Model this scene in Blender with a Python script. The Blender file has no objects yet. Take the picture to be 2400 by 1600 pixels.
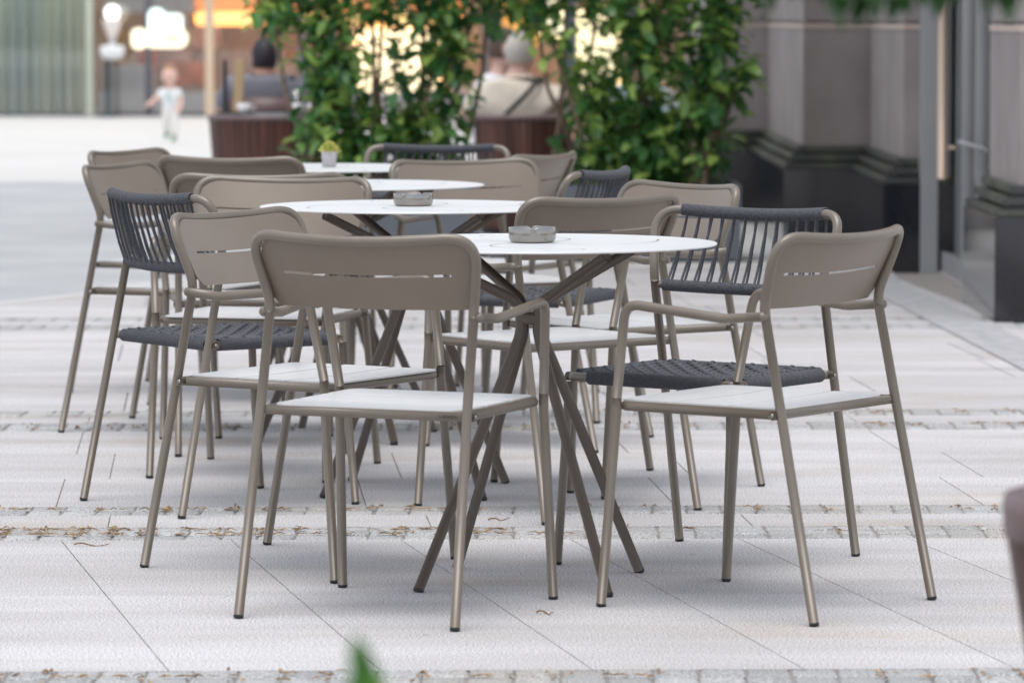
import bpy, bmesh, math, random
from mathutils import Vector, Matrix, Euler
random.seed(7)
S = bpy.context.scene
COL = S.collection
PI = math.pi
R = math.radians
# ------------------------------------------------------------------ measured camera
FPX, HC, YH = 10000.0, 1.225, 44.0      # focal length in photo pixels, eye height, horizon row
def gd(y): return FPX*HC/(y-YH)                      # ground distance seen at photo row y
def at(px, py, d): return Vector(((px-1200)*d/FPX, d, HC-(py-YH)*d/FPX))   # where a thing stands at distance d

# ------------------------------------------------------------------ materials
MATS = {}
def nd(nt, t, **kw):
    n = nt.nodes.new(t)
    for k, v in kw.items():
        if k.startswith('i_'):
            n.inputs[k[2:].replace('_', ' ')].default_value = v
        else: setattr(n, k, v)
    return n
def mat(name, col, rough=.6, metal=0., spec=.5, var=None, scale=20., bump=0., bscale=80., detail=6., coat=0., island=0., emit=None, estr=0., sheen=0., stretch=None, var_lo=.35, var_hi=.65, sss=0., trans=0.):
    if name in MATS: return MATS[name]
    m = bpy.data.materials.new(name); m.use_nodes = True
    nt = m.node_tree; b = nt.nodes['Principled BSDF']; L = nt.links.new
    c = (*col, 1.)
    b.inputs['Base Color'].default_value = c
    b.inputs['Roughness'].default_value = rough
    b.inputs['Metallic'].default_value = metal
    b.inputs['Specular IOR Level'].default_value = spec
    b.inputs['Coat Weight'].default_value = coat
    b.inputs['Coat Roughness'].default_value = .25
    b.inputs['Sheen Weight'].default_value = sheen
    if emit:
        b.inputs['Emission Color'].default_value = (*emit, 1.); b.inputs['Emission Strength'].default_value = estr
    tc = nd(nt, 'ShaderNodeTexCoord'); src = tc.outputs['Object']
    if stretch:
        mp = nd(nt, 'ShaderNodeMapping'); mp.inputs['Scale'].default_value = stretch
        L(src, mp.inputs['Vector']); src = mp.outputs['Vector']
    out = None
    if var:
        n = nd(nt, 'ShaderNodeTexNoise'); n.inputs['Scale'].default_value = scale; n.inputs['Detail'].default_value = detail
        L(src, n.inputs['Vector'])
        cr = nd(nt, 'ShaderNodeValToRGB'); cr.color_ramp.elements[0].position = var_lo; cr.color_ramp.elements[1].position = var_hi
        cr.color_ramp.elements[0].color = c; cr.color_ramp.elements[1].color = (*var, 1.)
        L(n.outputs['Fac'], cr.inputs['Fac']); out = cr.outputs['Color']
    if island:
        g = nd(nt, 'ShaderNodeNewGeometry')
        mr = nd(nt, 'ShaderNodeMapRange'); mr.inputs['To Min'].default_value = 1-island; mr.inputs['To Max'].default_value = 1+island
        L(g.outputs['Random Per Island'], mr.inputs['Value'])
        hs = nd(nt, 'ShaderNodeHueSaturation'); hs.inputs['Color'].default_value = c
        if out: L(out, hs.inputs['Color'])
        L(mr.outputs['Result'], hs.inputs['Value']); out = hs.outputs['Color']
    if out: L(out, b.inputs['Base Color'])
    if bump:
        n2 = nd(nt, 'ShaderNodeTexNoise'); n2.inputs['Scale'].default_value = bscale; n2.inputs['Detail'].default_value = 4
        L(src, n2.inputs['Vector'])
        bp = nd(nt, 'ShaderNodeBump'); bp.inputs['Strength'].default_value = bump; bp.inputs['Distance'].default_value = .002
        L(n2.outputs['Fac'], bp.inputs['Height']); L(bp.outputs['Normal'], b.inputs['Normal'])
    MATS[name] = m
    return m

TAUPE = mat('taupe_metal', (.132, .106, .079), .36, spec=.85, var=(.152, .123, .093), scale=9, bump=.05, bscale=900)
PLATE = mat('taupe_plate', (.152, .118, .088), .42, spec=.65, var=(.170, .132, .10), scale=7, bump=.05, bscale=900, sheen=.15)
SEATM = mat('taupe_seat_sheen', (.60, .59, .585), .36, spec=.9, var=(.65, .64, .635), scale=7, bump=.05, bscale=900, sheen=.6, coat=.5)  # pale base stands in for sky sheen grazing the taupe seat
TOPM = mat('taupe_top_sheen', (.57, .57, .55), .34, spec=.9, var=(.64, .64, .62), scale=4, bump=.04, bscale=700, sheen=.7, coat=.5)  # taupe top, its base colour paled to carry grazing sky sheen
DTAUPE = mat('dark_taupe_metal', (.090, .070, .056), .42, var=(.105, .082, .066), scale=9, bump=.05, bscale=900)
BLACK = mat('black_plastic', (.012, .012, .013), .5)
ROPE = mat('charcoal_rope', (.048, .05, .060), .85, spec=.25, var=(.085, .088, .100), scale=260, bump=.5, bscale=500, sheen=.15)
STEEL = mat('brushed_steel', (.34, .32, .30), .22, metal=1., var=(.30, .285, .27), scale=30, stretch=(1, 1, 25))
SLIT = mat('slit_dark', (.10, .09, .085), .6)
INK = mat('ink', (.02, .018, .022), .6)

# ------------------------------------------------------------------ mesh helpers
def obj(name, bm, m, parent=None, smooth=True, loc=None):
    me = bpy.data.meshes.new(name)
    bm.normal_update(); bm.to_mesh(me); bm.free()
    for p in me.polygons: p.use_smooth = smooth
    if isinstance(m, (list, tuple)):
        for x in m: me.materials.append(x)
    else: me.materials.append(m)
    o = bpy.data.objects.new(name, me); COL.objects.link(o)
    if parent: o.parent = parent
    if loc is not None: o.location = loc
    return o
def empty(name, loc=(0, 0, 0), rz=0.):
    o = bpy.data.objects.new(name, None); COL.objects.link(o); o.location = loc; o.rotation_euler = (0, 0, rz)
    o.empty_display_size = .1
    return o
def tag(o, label, cat, group=None):
    o['label'] = label; o['category'] = cat
    if group: o['group'] = group
    return o
def struct(o): o['kind'] = 'structure'; return o
def copy_tree(o, parent=None):
    c = o.copy(); COL.objects.link(c)
    if parent: c.parent = parent
    for ch in list(o.children): copy_tree(ch, c)
    return c
def fillet(pts, rads, n=7, lim=.49):
    pts = [Vector(p) for p in pts]; out = [pts[0]]
    for i in range(1, len(pts)-1):
        r = rads[i] if isinstance(rads, (list, tuple)) else rads
        p, a, b = pts[i], pts[i-1]-pts[i], pts[i+1]-pts[i]
        if r <= 0: out.append(p); continue
        la, lb = a.length, b.length; a.normalize(); b.normalize()
        ang = a.angle(b)
        if ang > PI-.02: out.append(p); continue
        t = min(r/math.tan(ang/2), la*lim if i > 1 else la*.95, lb*lim if i < len(pts)-2 else lb*.95)
        p0, p2 = p+a*t, p+b*t
        for k in range(n+1):
            u = k/n
            out.append(p0*(1-u)**2+p*2*u*(1-u)*.97+p2*u*u+((p0+p2)/2)*2*u*(1-u)*.03)
    out.append(pts[-1])
    return out
def tube(bm, pts, rad, seg=12, caps=True, flat=None, close=False):
    pts = [Vector(p) for p in pts]; n = len(pts); rings = []
    up = None
    for i, p in enumerate(pts):
        t = (pts[min(i+1, n-1)]-pts[max(i-1, 0)]) if not close else (pts[(i+1) % n]-pts[i-1])
        if t.length < 1e-9: t = Vector((0, 0, 1))
        t.normalize()
        if up is None:
            up = Vector((0, 0, 1)) if abs(t.z) < .9 else Vector((0, 1, 0))
        up = (up-t*up.dot(t)).normalized(); sd = t.cross(up)
        r = rad(i/(n-1)) if callable(rad) else (rad[i] if isinstance(rad, (list, tuple)) else rad)
        ru, rs = (r, r) if not flat else (r*flat[0], r*flat[1])
        rings.append([bm.verts.new(p+sd*(math.cos(2*PI*k/seg)*rs)+up*(math.sin(2*PI*k/seg)*ru)) for k in range(seg)])
    for i in range(n-1 if not close else n):
        A, B = rings[i], rings[(i+1) % n]
        for k in range(seg):
            bm.faces.new((A[k], A[(k+1) % seg], B[(k+1) % seg], B[k]))
    if caps and not close:
        for rg, fl in ((rings[0], 1), (rings[-1], 0)):
            bm.faces.new(rg[::-1] if not fl else rg)
    return bm
def box(bm, x0, x1, y0, y1, z0, z1, bev=0., M=None):
    vs = [bm.verts.new((x, y, z)) for z in (z0, z1) for x, y in ((x0, y0), (x1, y0), (x1, y1), (x0, y1))]
    if M is not None:
        for v in vs: v.co = M @ v.co
    fs = [bm.faces.new([vs[i] for i in f]) for f in ((3, 2, 1, 0), (4, 5, 6, 7), (0, 1, 5, 4), (1, 2, 6, 5), (2, 3, 7, 6), (3, 0, 4, 7))]
    if bev:
        es = list({e for f in fs for e in f.edges})
        bmesh.ops.bevel(bm, geom=es, offset=bev, segments=2, affect='EDGES', clamp_overlap=True)
    return bm
def lathe(bm, prof, seg=32, c=(0, 0, 0), a0=0., sq=(1, 1)):
    rings = []
    for r, z in prof:
        rings.append([bm.verts.new((c[0]+r*math.cos(a0+2*PI*k/seg)*sq[0], c[1]+r*math.sin(a0+2*PI*k/seg)*sq[1], c[2]+z)) for k in range(seg)])
    for A, B in zip(rings, rings[1:]):
        for k in range(seg): bm.faces.new((A[k], A[(k+1) % seg], B[(k+1) % seg], B[k]))
    if prof[0][0] > 1e-5: bm.faces.new(rings[0][::-1])
    if prof[-1][0] > 1e-5: bm.faces.new(rings[-1])
    return bm
def sheet(bm, pts, z=None):
    return bm.faces.new([bm.verts.new((p[0], p[1], p[2] if len(p) > 2 else z)) for p in pts])
def autosmooth(o, ang=40):
    me = o.data
    bm = bmesh.new(); bm.from_mesh(me)
    for e in bm.edges:
        if len(e.link_faces) == 2 and e.calc_face_angle(0) > R(ang): e.smooth = False
    bm.to_mesh(me); bm.free()
    return o
def B(): return bmesh.new()

# ------------------------------------------------------------------ the chairs
TR = .0103
ZT, WT, DT, WE = .789, .205, -.228, .247
def rear_leg_pts(sx):
    return [(sx*.2415, -.303  , .007), (sx*.231, -.214, .44), (sx*.2285, -.177, .62)]
def back_arch(wx=1.):
    pts = [(-.2285, -.177, .62), (-.229, -.1745, .648), (-.2565, -.220, ZT)]
    n = 12
    for i in range(n-1):
        s = -.66+1.32*i/(n-2)
        pts.append((WE*s, DT-.042*(1-s*s)+.004, ZT-.013*(1-s*s)))
    pts += [(.2565, -.220, ZT), (.229, -.1745, .648), (.2285, -.177, .62)]
    rads = [0, .10, .074]+[0]*(n-1)+[.074, .10, 0]
    return fillet(pts, rads, 9, .72)
def back_y(z, s):   # surface that the back plate follows
    t = (z-.637)/(ZT-.637)
    return -.168+(DT+.168)*t-.042*(1-s*s)*min(1, .25+.75*t)
def leg_cap(pts, r, parent):
    b = B(); p0, p1 = Vector(pts[0]), Vector(pts[1]); d = (p1-p0).normalized()
    q = Vector((p0.x-d.x*p0.z/d.z, p0.y-d.y*p0.z/d.z, .0))
    tube(b, [q, q+d*.002, q+d*.0075, q+d*.0085], [r*.78, r*1.0, r*1.03, r*.9], 14)
    return obj('foot_cap', b, BLACK, parent)
def make_chair(kind):
    metal = kind == 'metal'
    root = empty('armchair' if metal else 'rope_chair')
    # rear legs
    for sx in (-1, 1):
        p = rear_leg_pts(sx)
        b = B(); tube(b, fillet(p, .3, 5), TR, 14); lg = obj('leg', b, TAUPE, root); leg_cap(p, TR, lg)
    b = B(); tube(b, back_arch(), TR*1.04, 14); obj('back_frame', b, TAUPE, root)
    ZS = .422
    # front legs and arms
    for sx in (-1, 1):
        if metal:
            foot = (sx*.2455, .212, .007)
            b = B(); tube(b, fillet([foot, (sx*.2365, .180, .41), (sx*.2365, .180, .44)], .15, 5), TR, 14)
            lg = obj('leg', b, TAUPE, root); leg_cap([foot, (sx*.2365, .180, .41)], TR, lg)
            arm = [(sx*.242, -.178, .622), (sx*.246, -.09, .615), (sx*.254, .147, .638), (sx*.2365, .180, .44)]
            b = B(); tube(b, fillet(arm, [0, .10, .036, 0], 9), TR, 14)
            a = obj('armrest', b, TAUPE, root)
            b = B()
            bmesh.ops.create_uvsphere(b, u_segments=14, v_segments=8, radius=TR*1.02, matrix=Matrix.Translation((sx*.242, -.178, .622)))
            obj('end_cap', b, TAUPE, a)
        else:
            foot = (sx*.226, .218, .007)
            b = B(); tube(b, fillet([foot, (sx*.219, .192, .31), (sx*.215, .187, .412)], .3, 5), TR, 14)
            lg = obj('leg', b, TAUPE, root); leg_cap([foot, (sx*.219, .190, .41)], TR, lg)
    # seat frame: side rails reach past the legs as small nubs
    b = B()
    yr, yf = -.203, .178
    tube(b, [(-.243, yr, ZS), (.243, yr, ZS)], TR*.98, 14)
    tube(b, fillet([(-.221, yr, ZS), (-.221, yf, ZS), (.221, yf, ZS), (.221, yr, ZS)], .022, 6), TR, 14)
    if not metal:
        tube(b, [(-.236, yf-.012, ZS), (.236, yf-.012, ZS)], TR, 14)
    sf = obj('seat_frame', b, TAUPE, root)
    b = B()
    for sx in (-1, 1):
        M = Matrix.Translation((sx*.2432, yr, ZS)) @ Matrix.Rotation(sx*PI/2, 4, 'Y')
        v0 = len(b.verts)
        lathe(b, [(.0050, .0), (.0050, .0022), (.002, .003)], 10)
        b.verts.ensure_lookup_table()
        for v in b.verts[v0:]: v.co = M @ v.co
    obj('screw', b, STEEL, sf)
    if metal:
        # seat plate: three broad boards with fine gaps, rounded outer corners
        b = B(); x1, y0, y1, rc, th = .212, -.205, .196, .03, .0035
        outl = []
        for cx, cy, a0 in ((x1-rc, y1-rc, 0), (-x1+rc, y1-rc, 90), (-x1+rc, y0+rc, 180), (x1-rc, y0+rc, 270)):
            for k in range(7):
                a = R(a0+15*k); outl.append((cx+rc*math.cos(a), cy+rc*math.sin(a)))
        def xlim(y):
            d = 0
            if y > y1-rc: d = rc-math.sqrt(max(0, rc*rc-(y-(y1-rc))**2))
            if y < y0+rc: d = rc-math.sqrt(max(0, rc*rc-((y0+rc)-y)**2))
            return x1-d
        cuts = [y0, y0+(y1-y0)/3-.0042, y0+(y1-y0)/3+.0042, y0+2*(y1-y0)/3-.0042, y0+2*(y1-y0)/3+.0042, y1]
        for k in range(3):
            a, c = cuts[2*k], cuts[2*k+1]
            ys = sorted(set([a+(c-a)*i/16 for i in range(17)]+[a+.002, a+.004, c-.002, c-.004]))
            if k == 0: ys = sorted(set(ys+[y0+rc*(1-math.cos(R(15*i))) for i in range(7)]))
            if k == 2: ys = sorted(set(ys+[y1-rc*(1-math.cos(R(15*i))) for i in range(7)]))
            prev = None
            top0 = ZS+TR-.0012
            for y in ys:
                xl = max(xlim(y), .002)
                row = []; de = min((y-a) if k > 0 else 9, (c-y) if k < 2 else 9); fall = .0008*max(0, 1-de/.004)**2
                for i in range(13):
                    x = -xl+2*xl*i/12
                    z = top0+th-fall-.003*math.cos(x/x1*PI/2)*math.cos((y-.0)/(.2)*PI/2)
                    row.append((b.verts.new((x, y, z)), b.verts.new((x, y, z-th))))
                if prev:
                    for i in range(12):
                        b.faces.new((prev[i][0], prev[i+1][0], row[i+1][0], row[i][0]))
                        b.faces.new((prev[i][1], row[i][1], row[i+1][1], prev[i+1][1]))
                    b.faces.new((prev[0][0], row[0][0], row[0][1], prev[0][1]))
                    b.faces.new((prev[12][0], prev[12][1], row[12][1], row[12][0]))
                else:
                    for i in range(12): b.faces.new((row[i][0], row[i][1], row[i+1][1], row[i+1][0]))
                prev = row
            for i in range(12): b.faces.new((prev[i][0], prev[i+1][0], prev[i+1][1], prev[i][1]))
        autosmooth(obj('seat', b, SEATM, root))
        # back plate with its slit
        b = B(); wb, wtp = .2275, .2515
        us = [-1+2*i/28 for i in range(29)]
        grid = []
        vv = [0, .14, .28, .42, .480, .512, .62, .74, .86, .94, 1.]
        for v in vv:
            row = []
            for u in us:
                zt_ = ZT-.003-.013*(1-u*u); zb = .636-.004*(1-u*u)
                au = abs(u)
                if au > .72: zt_ -= .066*(1-math.sqrt(max(0, 1-((au-.72)/.28)**2)))
                if au > .90: zb += .020*(1-math.sqrt(max(0, 1-((au-.90)/.10)**2)))
                z = zb+(zt_-zb)*v
                zz = (z-.637)/(ZT-.637)
                x = u*(wb+(wtp-wb)*zz)
                row.append((x, back_y(z, u)+.0125, z))
            grid.append(row)
        for th in (0,):
            V = [[(b.verts.new(p), b.verts.new((p[0], p[1]-.0028, p[2]))) for p in row] for row in grid]
            nu, nv = len(us), len(vv)
            hole = lambda i, j: j == 4 and 3 <= i <= 24
            cell = lambda i, j: 0 <= i < nu-1 and 0 <= j < nv-1 and not hole(i, j)
            for j in range(nv-1):
                for i in range(nu-1):
                    if not cell(i, j): continue
                    q = [V[j][i], V[j][i+1], V[j+1][i+1], V[j+1][i]]
                    b.faces.new([x[0] for x in q][::-1]); b.faces.new([x[1] for x in q])
                    for (di, dj, e) in ((0, -1, (0, 1)), (1, 0, (1, 2)), (0, 1, (2, 3)), (-1, 0, (3, 0))):
                        if not cell(i+di, j+dj):
                            a, c = q[e[0]], q[e[1]]
                            b.faces.new((a[0], c[0], c[1], a[1]))
        autosmooth(obj('backrest', b, PLATE, root))
    else:
        # wrapped rails: rope coils as a ribbed tube
        def coil(bm, pts, r0, amp=.0014, pitch=.0052):
            P = [Vector(p) for p in pts]; ln = sum((P[i+1]-P[i]).length for i in range(len(P)-1)); n = max(8, int(ln/pitch*4))
            Q = []; seg = 0; acc = 0
            cum = [0]
            for i in range(len(P)-1): cum.append(cum[-1]+(P[i+1]-P[i]).length)
            for k in range(n+1):
                s = ln*k/n
                while seg < len(P)-2 and cum[seg+1] < s: seg += 1
                t = (s-cum[seg])/max(1e-9, cum[seg+1]-cum[seg]); Q.append(P[seg].lerp(P[seg+1], min(1, t)))
            rr = [r0+amp*(abs(math.sin(PI*k/4))-.5)*(1+.25*math.sin(k*.37)) for k in range(n+1)]
            rr[0] = rr[-1] = r0*.92
            tube(bm, Q, rr, 12)
        def rail_top(s): return Vector((WE*.985*s, DT-.042*(1-s*s)+.002, ZT-.013*(1-s*s)))
        def rail_low(s): return Vector((.2275*s, -.181-.034*(1-s*s), .612-.006*(1-s*s)))
        b = B(); tube(b, [rail_low(-1+i/8) for i in range(17)], TR*.8, 12); obj('lower_rail', b, TAUPE, root)
        b = B()
        coil(b, [rail_top(-.80+1.6*i/14) for i in range(15)], .0142)
        coil(b, [rail_low(-.93+1.86*i/14) for i in range(15)], .0135)
        n = 27
        for k in range(n):
            s = -.90+1.80*k/(n-1); jit = .006*math.sin(k*2.3)
            s0 = max(-.78, min(.78, s*.86+jit)); s1 = s+(.035 if k % 2 else -.035)*.8
            for (off, dy) in ((0, .012), ):
                t_, l_ = rail_top(s0), rail_low(max(-.92, min(.92, s1)))
                side = 1 if k % 2 else -1
                a = t_+Vector((0, side*.011, -.006)); c = l_+Vector((0, side*.011, .006))
                mid = (a+c)/2+Vector((0, -.004, 0))
                tube(b, [a, a.lerp(mid, .5)+Vector((0, -.002, 0)), mid, mid.lerp(c, .5)+Vector((0, -.002, 0)), c], .0034, 6)
        obj('rope_backrest', b, ROPE, root)
        # woven seat
        b = B()
        coil(b, [(-.217, yr+.02, ZS), (-.217, yf-.035, ZS)], .0155); coil(b, [(.217, yr+.02, ZS), (.217, yf-.035, ZS)], .0155)
        coil(b, [(-.19, yf-.004, ZS), (.17, yf-.004, ZS)], .0155); coil(b, [(-.205, yr, ZS), (.205, yr, ZS)], .0155)
        nx, ny = 15, 14
        def sag(x, y): return ZS+.010-.014*math.cos(x/.22*PI/2)*math.cos(y/.2*PI/2)
        for i in range(nx):
            x = -.188+.376*i/(nx-1); pts = []
            for k in range(ny*2+3):
                y = yr+.004+(yf-yr-.008)*k/(ny*2+2)
                pts.append((x, y, sag(x, y)+.0042*math.cos(PI*(k/2+i))))
            tube(b, pts, .0078, 6, flat=(.62, 1.))
        for j in range(ny):
            y = yr+.022+(yf-yr-.044)*j/(ny-1); pts = []
            for k in range(nx*2+3):
                x = -.213+.426*k/(nx*2+2)
                pts.append((x, y, sag(x, y)-.0042*math.cos(PI*(k/2+j))))
            tube(b, pts, .0078, 6, flat=(.62, 1.))
        obj('rope_seat', b, ROPE, root)
    return root

METAL = make_chair('metal'); ROPEC = make_chair('rope'); used = set()
def place(kind, x, y, deg, label, group):
    src = METAL if kind == 'm' else ROPEC
    o = copy_tree(src) if kind in used else src
    used.add(kind)
    o.location = (x, y, 0); o.rotation_euler = (0, 0, R(deg)); tag(o, label, 'chair', group)
    return o
GM, GR = 'taupe metal armchairs round the tables', 'rope seated chairs round the tables'
CH = [
 ('m', -.221, 8.867, -22.6, 'taupe metal armchair at front centre, nearest the camera, showing its back', GM),
 ('m', -.439, 9.544, -121.4, 'metal armchair left of the front table, pale inner backrest facing right', GM),
 ('m', .501, 8.934, 55.0, 'metal armchair at front right, turned away towards the front table', GM),
 ('r', .413, 9.590, 144.3, 'dark rope chair right of the front table, behind the front right armchair', GR),
 ('r', -.705, 10.798, -54.5, 'dark rope chair at far left, with its woven seat behind the left armchair', GR),
 ('m', .087, 10.684, 37.7, 'metal armchair just behind the front table and its ashtray, showing its back', GM),
 ('m', .268, 11.179, 125.4, 'metal armchair with sandy backrest facing left, behind the right rope chair', GM),
 ('m', -.68, 11.50, 166.0, 'metal armchair facing the camera, behind the left end of the second table', GM),
 ('m', -.970, 12.740, -110.7, 'outermost metal armchair on the left, its long rear leg splayed on the open paving', GM),
 ('m', -.745, 12.25, 9.0, 'metal armchair whose top rail just shows above the chair behind the second table', GM),
 ('m', -.056, 12.991, 205.4, 'metal armchair facing the camera at the far side of the third table', GM),
 ('r', .037, 12.350, 69.2, 'dark rope chair in the middle distance, right of the third table, seen edge on', GR),
 ('m', -.820, 13.72, -20.0, 'metal armchair with dark curved back in front of the slatted tub table', GM),
 ('m', -1.075, 14.067, -117.0, 'rearmost metal armchair on the left, its back peeping over the outermost one', GM),
 ('r', -.285, 14.44, 172.0, 'rearmost rope chair, facing the camera in front of the shrubs', GR),
 ('m', -.10, 13.90, 64.0, 'metal armchair far back, its raised right corner below the cream shirted man', GM),
]
chairs = [place(*c) for c in CH]
# maker's mark on the nearest chair's rear rail
fc = bpy.data.curves.new('mark', 'FONT'); fc.body = 'LANZA'; fc.size = .0105; fc.extrude = .0001; fc.align_x = 'CENTER'; fc.space_character = 1.05
fo = bpy.data.objects.new('mark', fc); COL.objects.link(fo)
bpy.context.view_layer.update()
dg = bpy.context.evaluated_depsgraph_get()
me = bpy.data.meshes.new_from_object(fo.evaluated_get(dg)); bpy.data.objects.remove(fo)
mo = bpy.data.objects.new('printed_mark', me); COL.objects.link(mo); me.materials.append(INK)
mo.parent = chairs[0]; mo.location = (.188, -.2136, .4195); mo.rotation_euler = (R(90), 0, 0); mo.scale = (1.15, .8, 1)

# ------------------------------------------------------------------ tables
TH = .741
def make_table(ang):
    root = empty('cafe_table')
    b = B(); lathe(b, [(.0, -.004), (.396, -.004), (.4030, -.0035), (.4038, -.001), (.4030, .0), (.30, .0004), (0, .0004)], 96, (0, 0, TH))
    top = autosmooth(obj('tabletop', b, TOPM, root), 50)
    for k in range(4):
        b = B(); a0 = ang+k*PI/2; pts = []
        for i in range(19):
            u = i/18; r = .06+.24*u; a = a0+1.15*u*u+.2
            pts.append((r*math.cos(a), r*math.sin(a)))
        for (p, q) in zip(pts, pts[1:]):
            d = Vector((q[0]-p[0], q[1]-p[1])).normalized(); nx, ny = -d.y*.0011, d.x*.0011
            sheet(b, [(p[0]-nx, p[1]-ny), (q[0]-nx, q[1]-ny), (q[0]+nx, q[1]+ny), (p[0]+nx, p[1]+ny)], TH+.0009)
        b2 = [(pts[-1][0]+.005*math.cos(t*PI/4), pts[-1][1]+.005*math.sin(t*PI/4)) for t in range(8)]
        sheet(b, b2, TH+.0010)
        obj('slit', b, SLIT, top, smooth=False)
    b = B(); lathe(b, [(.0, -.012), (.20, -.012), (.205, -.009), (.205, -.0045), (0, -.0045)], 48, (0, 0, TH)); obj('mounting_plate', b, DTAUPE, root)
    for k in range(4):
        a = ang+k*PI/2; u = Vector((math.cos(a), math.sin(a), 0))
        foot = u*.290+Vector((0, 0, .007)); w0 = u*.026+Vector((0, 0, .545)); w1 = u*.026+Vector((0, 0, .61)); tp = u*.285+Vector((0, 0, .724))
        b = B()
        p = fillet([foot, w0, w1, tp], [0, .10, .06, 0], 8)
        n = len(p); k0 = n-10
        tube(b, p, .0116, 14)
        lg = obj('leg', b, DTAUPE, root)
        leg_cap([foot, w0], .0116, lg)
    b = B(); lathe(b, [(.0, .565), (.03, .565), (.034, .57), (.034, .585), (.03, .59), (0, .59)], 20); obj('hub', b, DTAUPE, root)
    return root
TB = [(.041, 9.244, 'round table nearest the camera, pale top carrying the larger steel ashtray'),
      (-.250, 11.056, 'second round table, pale top with a smaller looking steel ashtray'),
      (-.485, 12.498, 'third round table, bare pale top ending in front of a sandy backrest'),
      (-.610, 13.941, 'farthest round table, pale top with the potted succulent')]
tables = []
T0 = make_table(R(-146))
for i, (x, y, lb) in enumerate(TB):
    t = T0 if i == 0 else copy_tree(T0)
    t.location = (x, y, 0); t.rotation_euler = (0, 0, R((0, 3, -4, 7)[i])); tag(t, lb, 'table', 'round tables in a row')
# ashtrays
def make_ashtray():
    b = B(); seg = 72; r0 = .0515
    prof = [(.044, 0), (.0475, .0015), (.0505, .007), (r0, .014), (r0, .0315), (.0508, .0325), (.0495, .0325), (.0488, .0315), (.0485, .012), (.044, .008), (0.001, .008)]
    lathe(b, prof, seg); b.verts.ensure_lookup_table()
    for j in range(4, 8):
        for k in range(seg):
            a = (k/seg*360) % 90
            if abs(a-45) < 5.1: b.verts[j*seg+k].co.z -= .0062*max(0, 1-abs(a-45)/5.6)
    o = obj('ashtray', b, STEEL); autosmooth(o, 35); return o
A0 = make_ashtray(); A0.location = (.041+.003, 9.244, TH+.0012); A0.rotation_euler = (0, 0, R(48)); tag(A0, 'brushed steel ashtray on the nearest round table', 'ashtray', 'steel ashtrays')
A1 = A0.copy(); COL.objects.link(A1); A1.location = (-.250-.006, 11.056, TH+.0012); A1.rotation_euler = (0, 0, R(20)); tag(A1, 'brushed steel ashtray on the second round table', 'ashtray', 'steel ashtrays')
# succulent
def succulent():
    p = at(771.8, 393.5, 13.94); root = empty('potted_succulent', (p.x, p.y, TH+.0012))
    CONC = mat('concrete_pot', (.40, .38, .40), .85, var=(.46, .44, .46), scale=60, bump=.3)
    b = B(); lathe(b, [(.021, 0), (.0225, .002), (.0262, .05), (.0245, .052), (.0235, .046), (0.001, .045)], 28); obj('pot', b, CONC, root)
    G = mat('succulent_leaf', (.30, .42, .08), .45, var=(.52, .42, .10), scale=40, island=.3)
    b = B()
    for k in range(46):
        a = k*2.4; t = k/46; el = R(12+75*t); r = .004+.012*(1-t)
        o_ = Vector((r*math.cos(a), r*math.sin(a), .046+.022*t)); d = Vector((math.cos(a)*math.cos(el), math.sin(a)*math.cos(el), math.sin(el)))
        l = .024-.008*t
        tube(b, [o_, o_+d*l*.5, o_+d*l*.85+Vector((0, 0, .002)), o_+d*l+Vector((0, 0, .004))], [.0022, .0042, .003, .0005], 6)
    obj('leaves', b, G, root)
    tag(root, 'yellow green succulent in a small grey pot on the farthest table', 'potted plant')
succulent()

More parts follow.
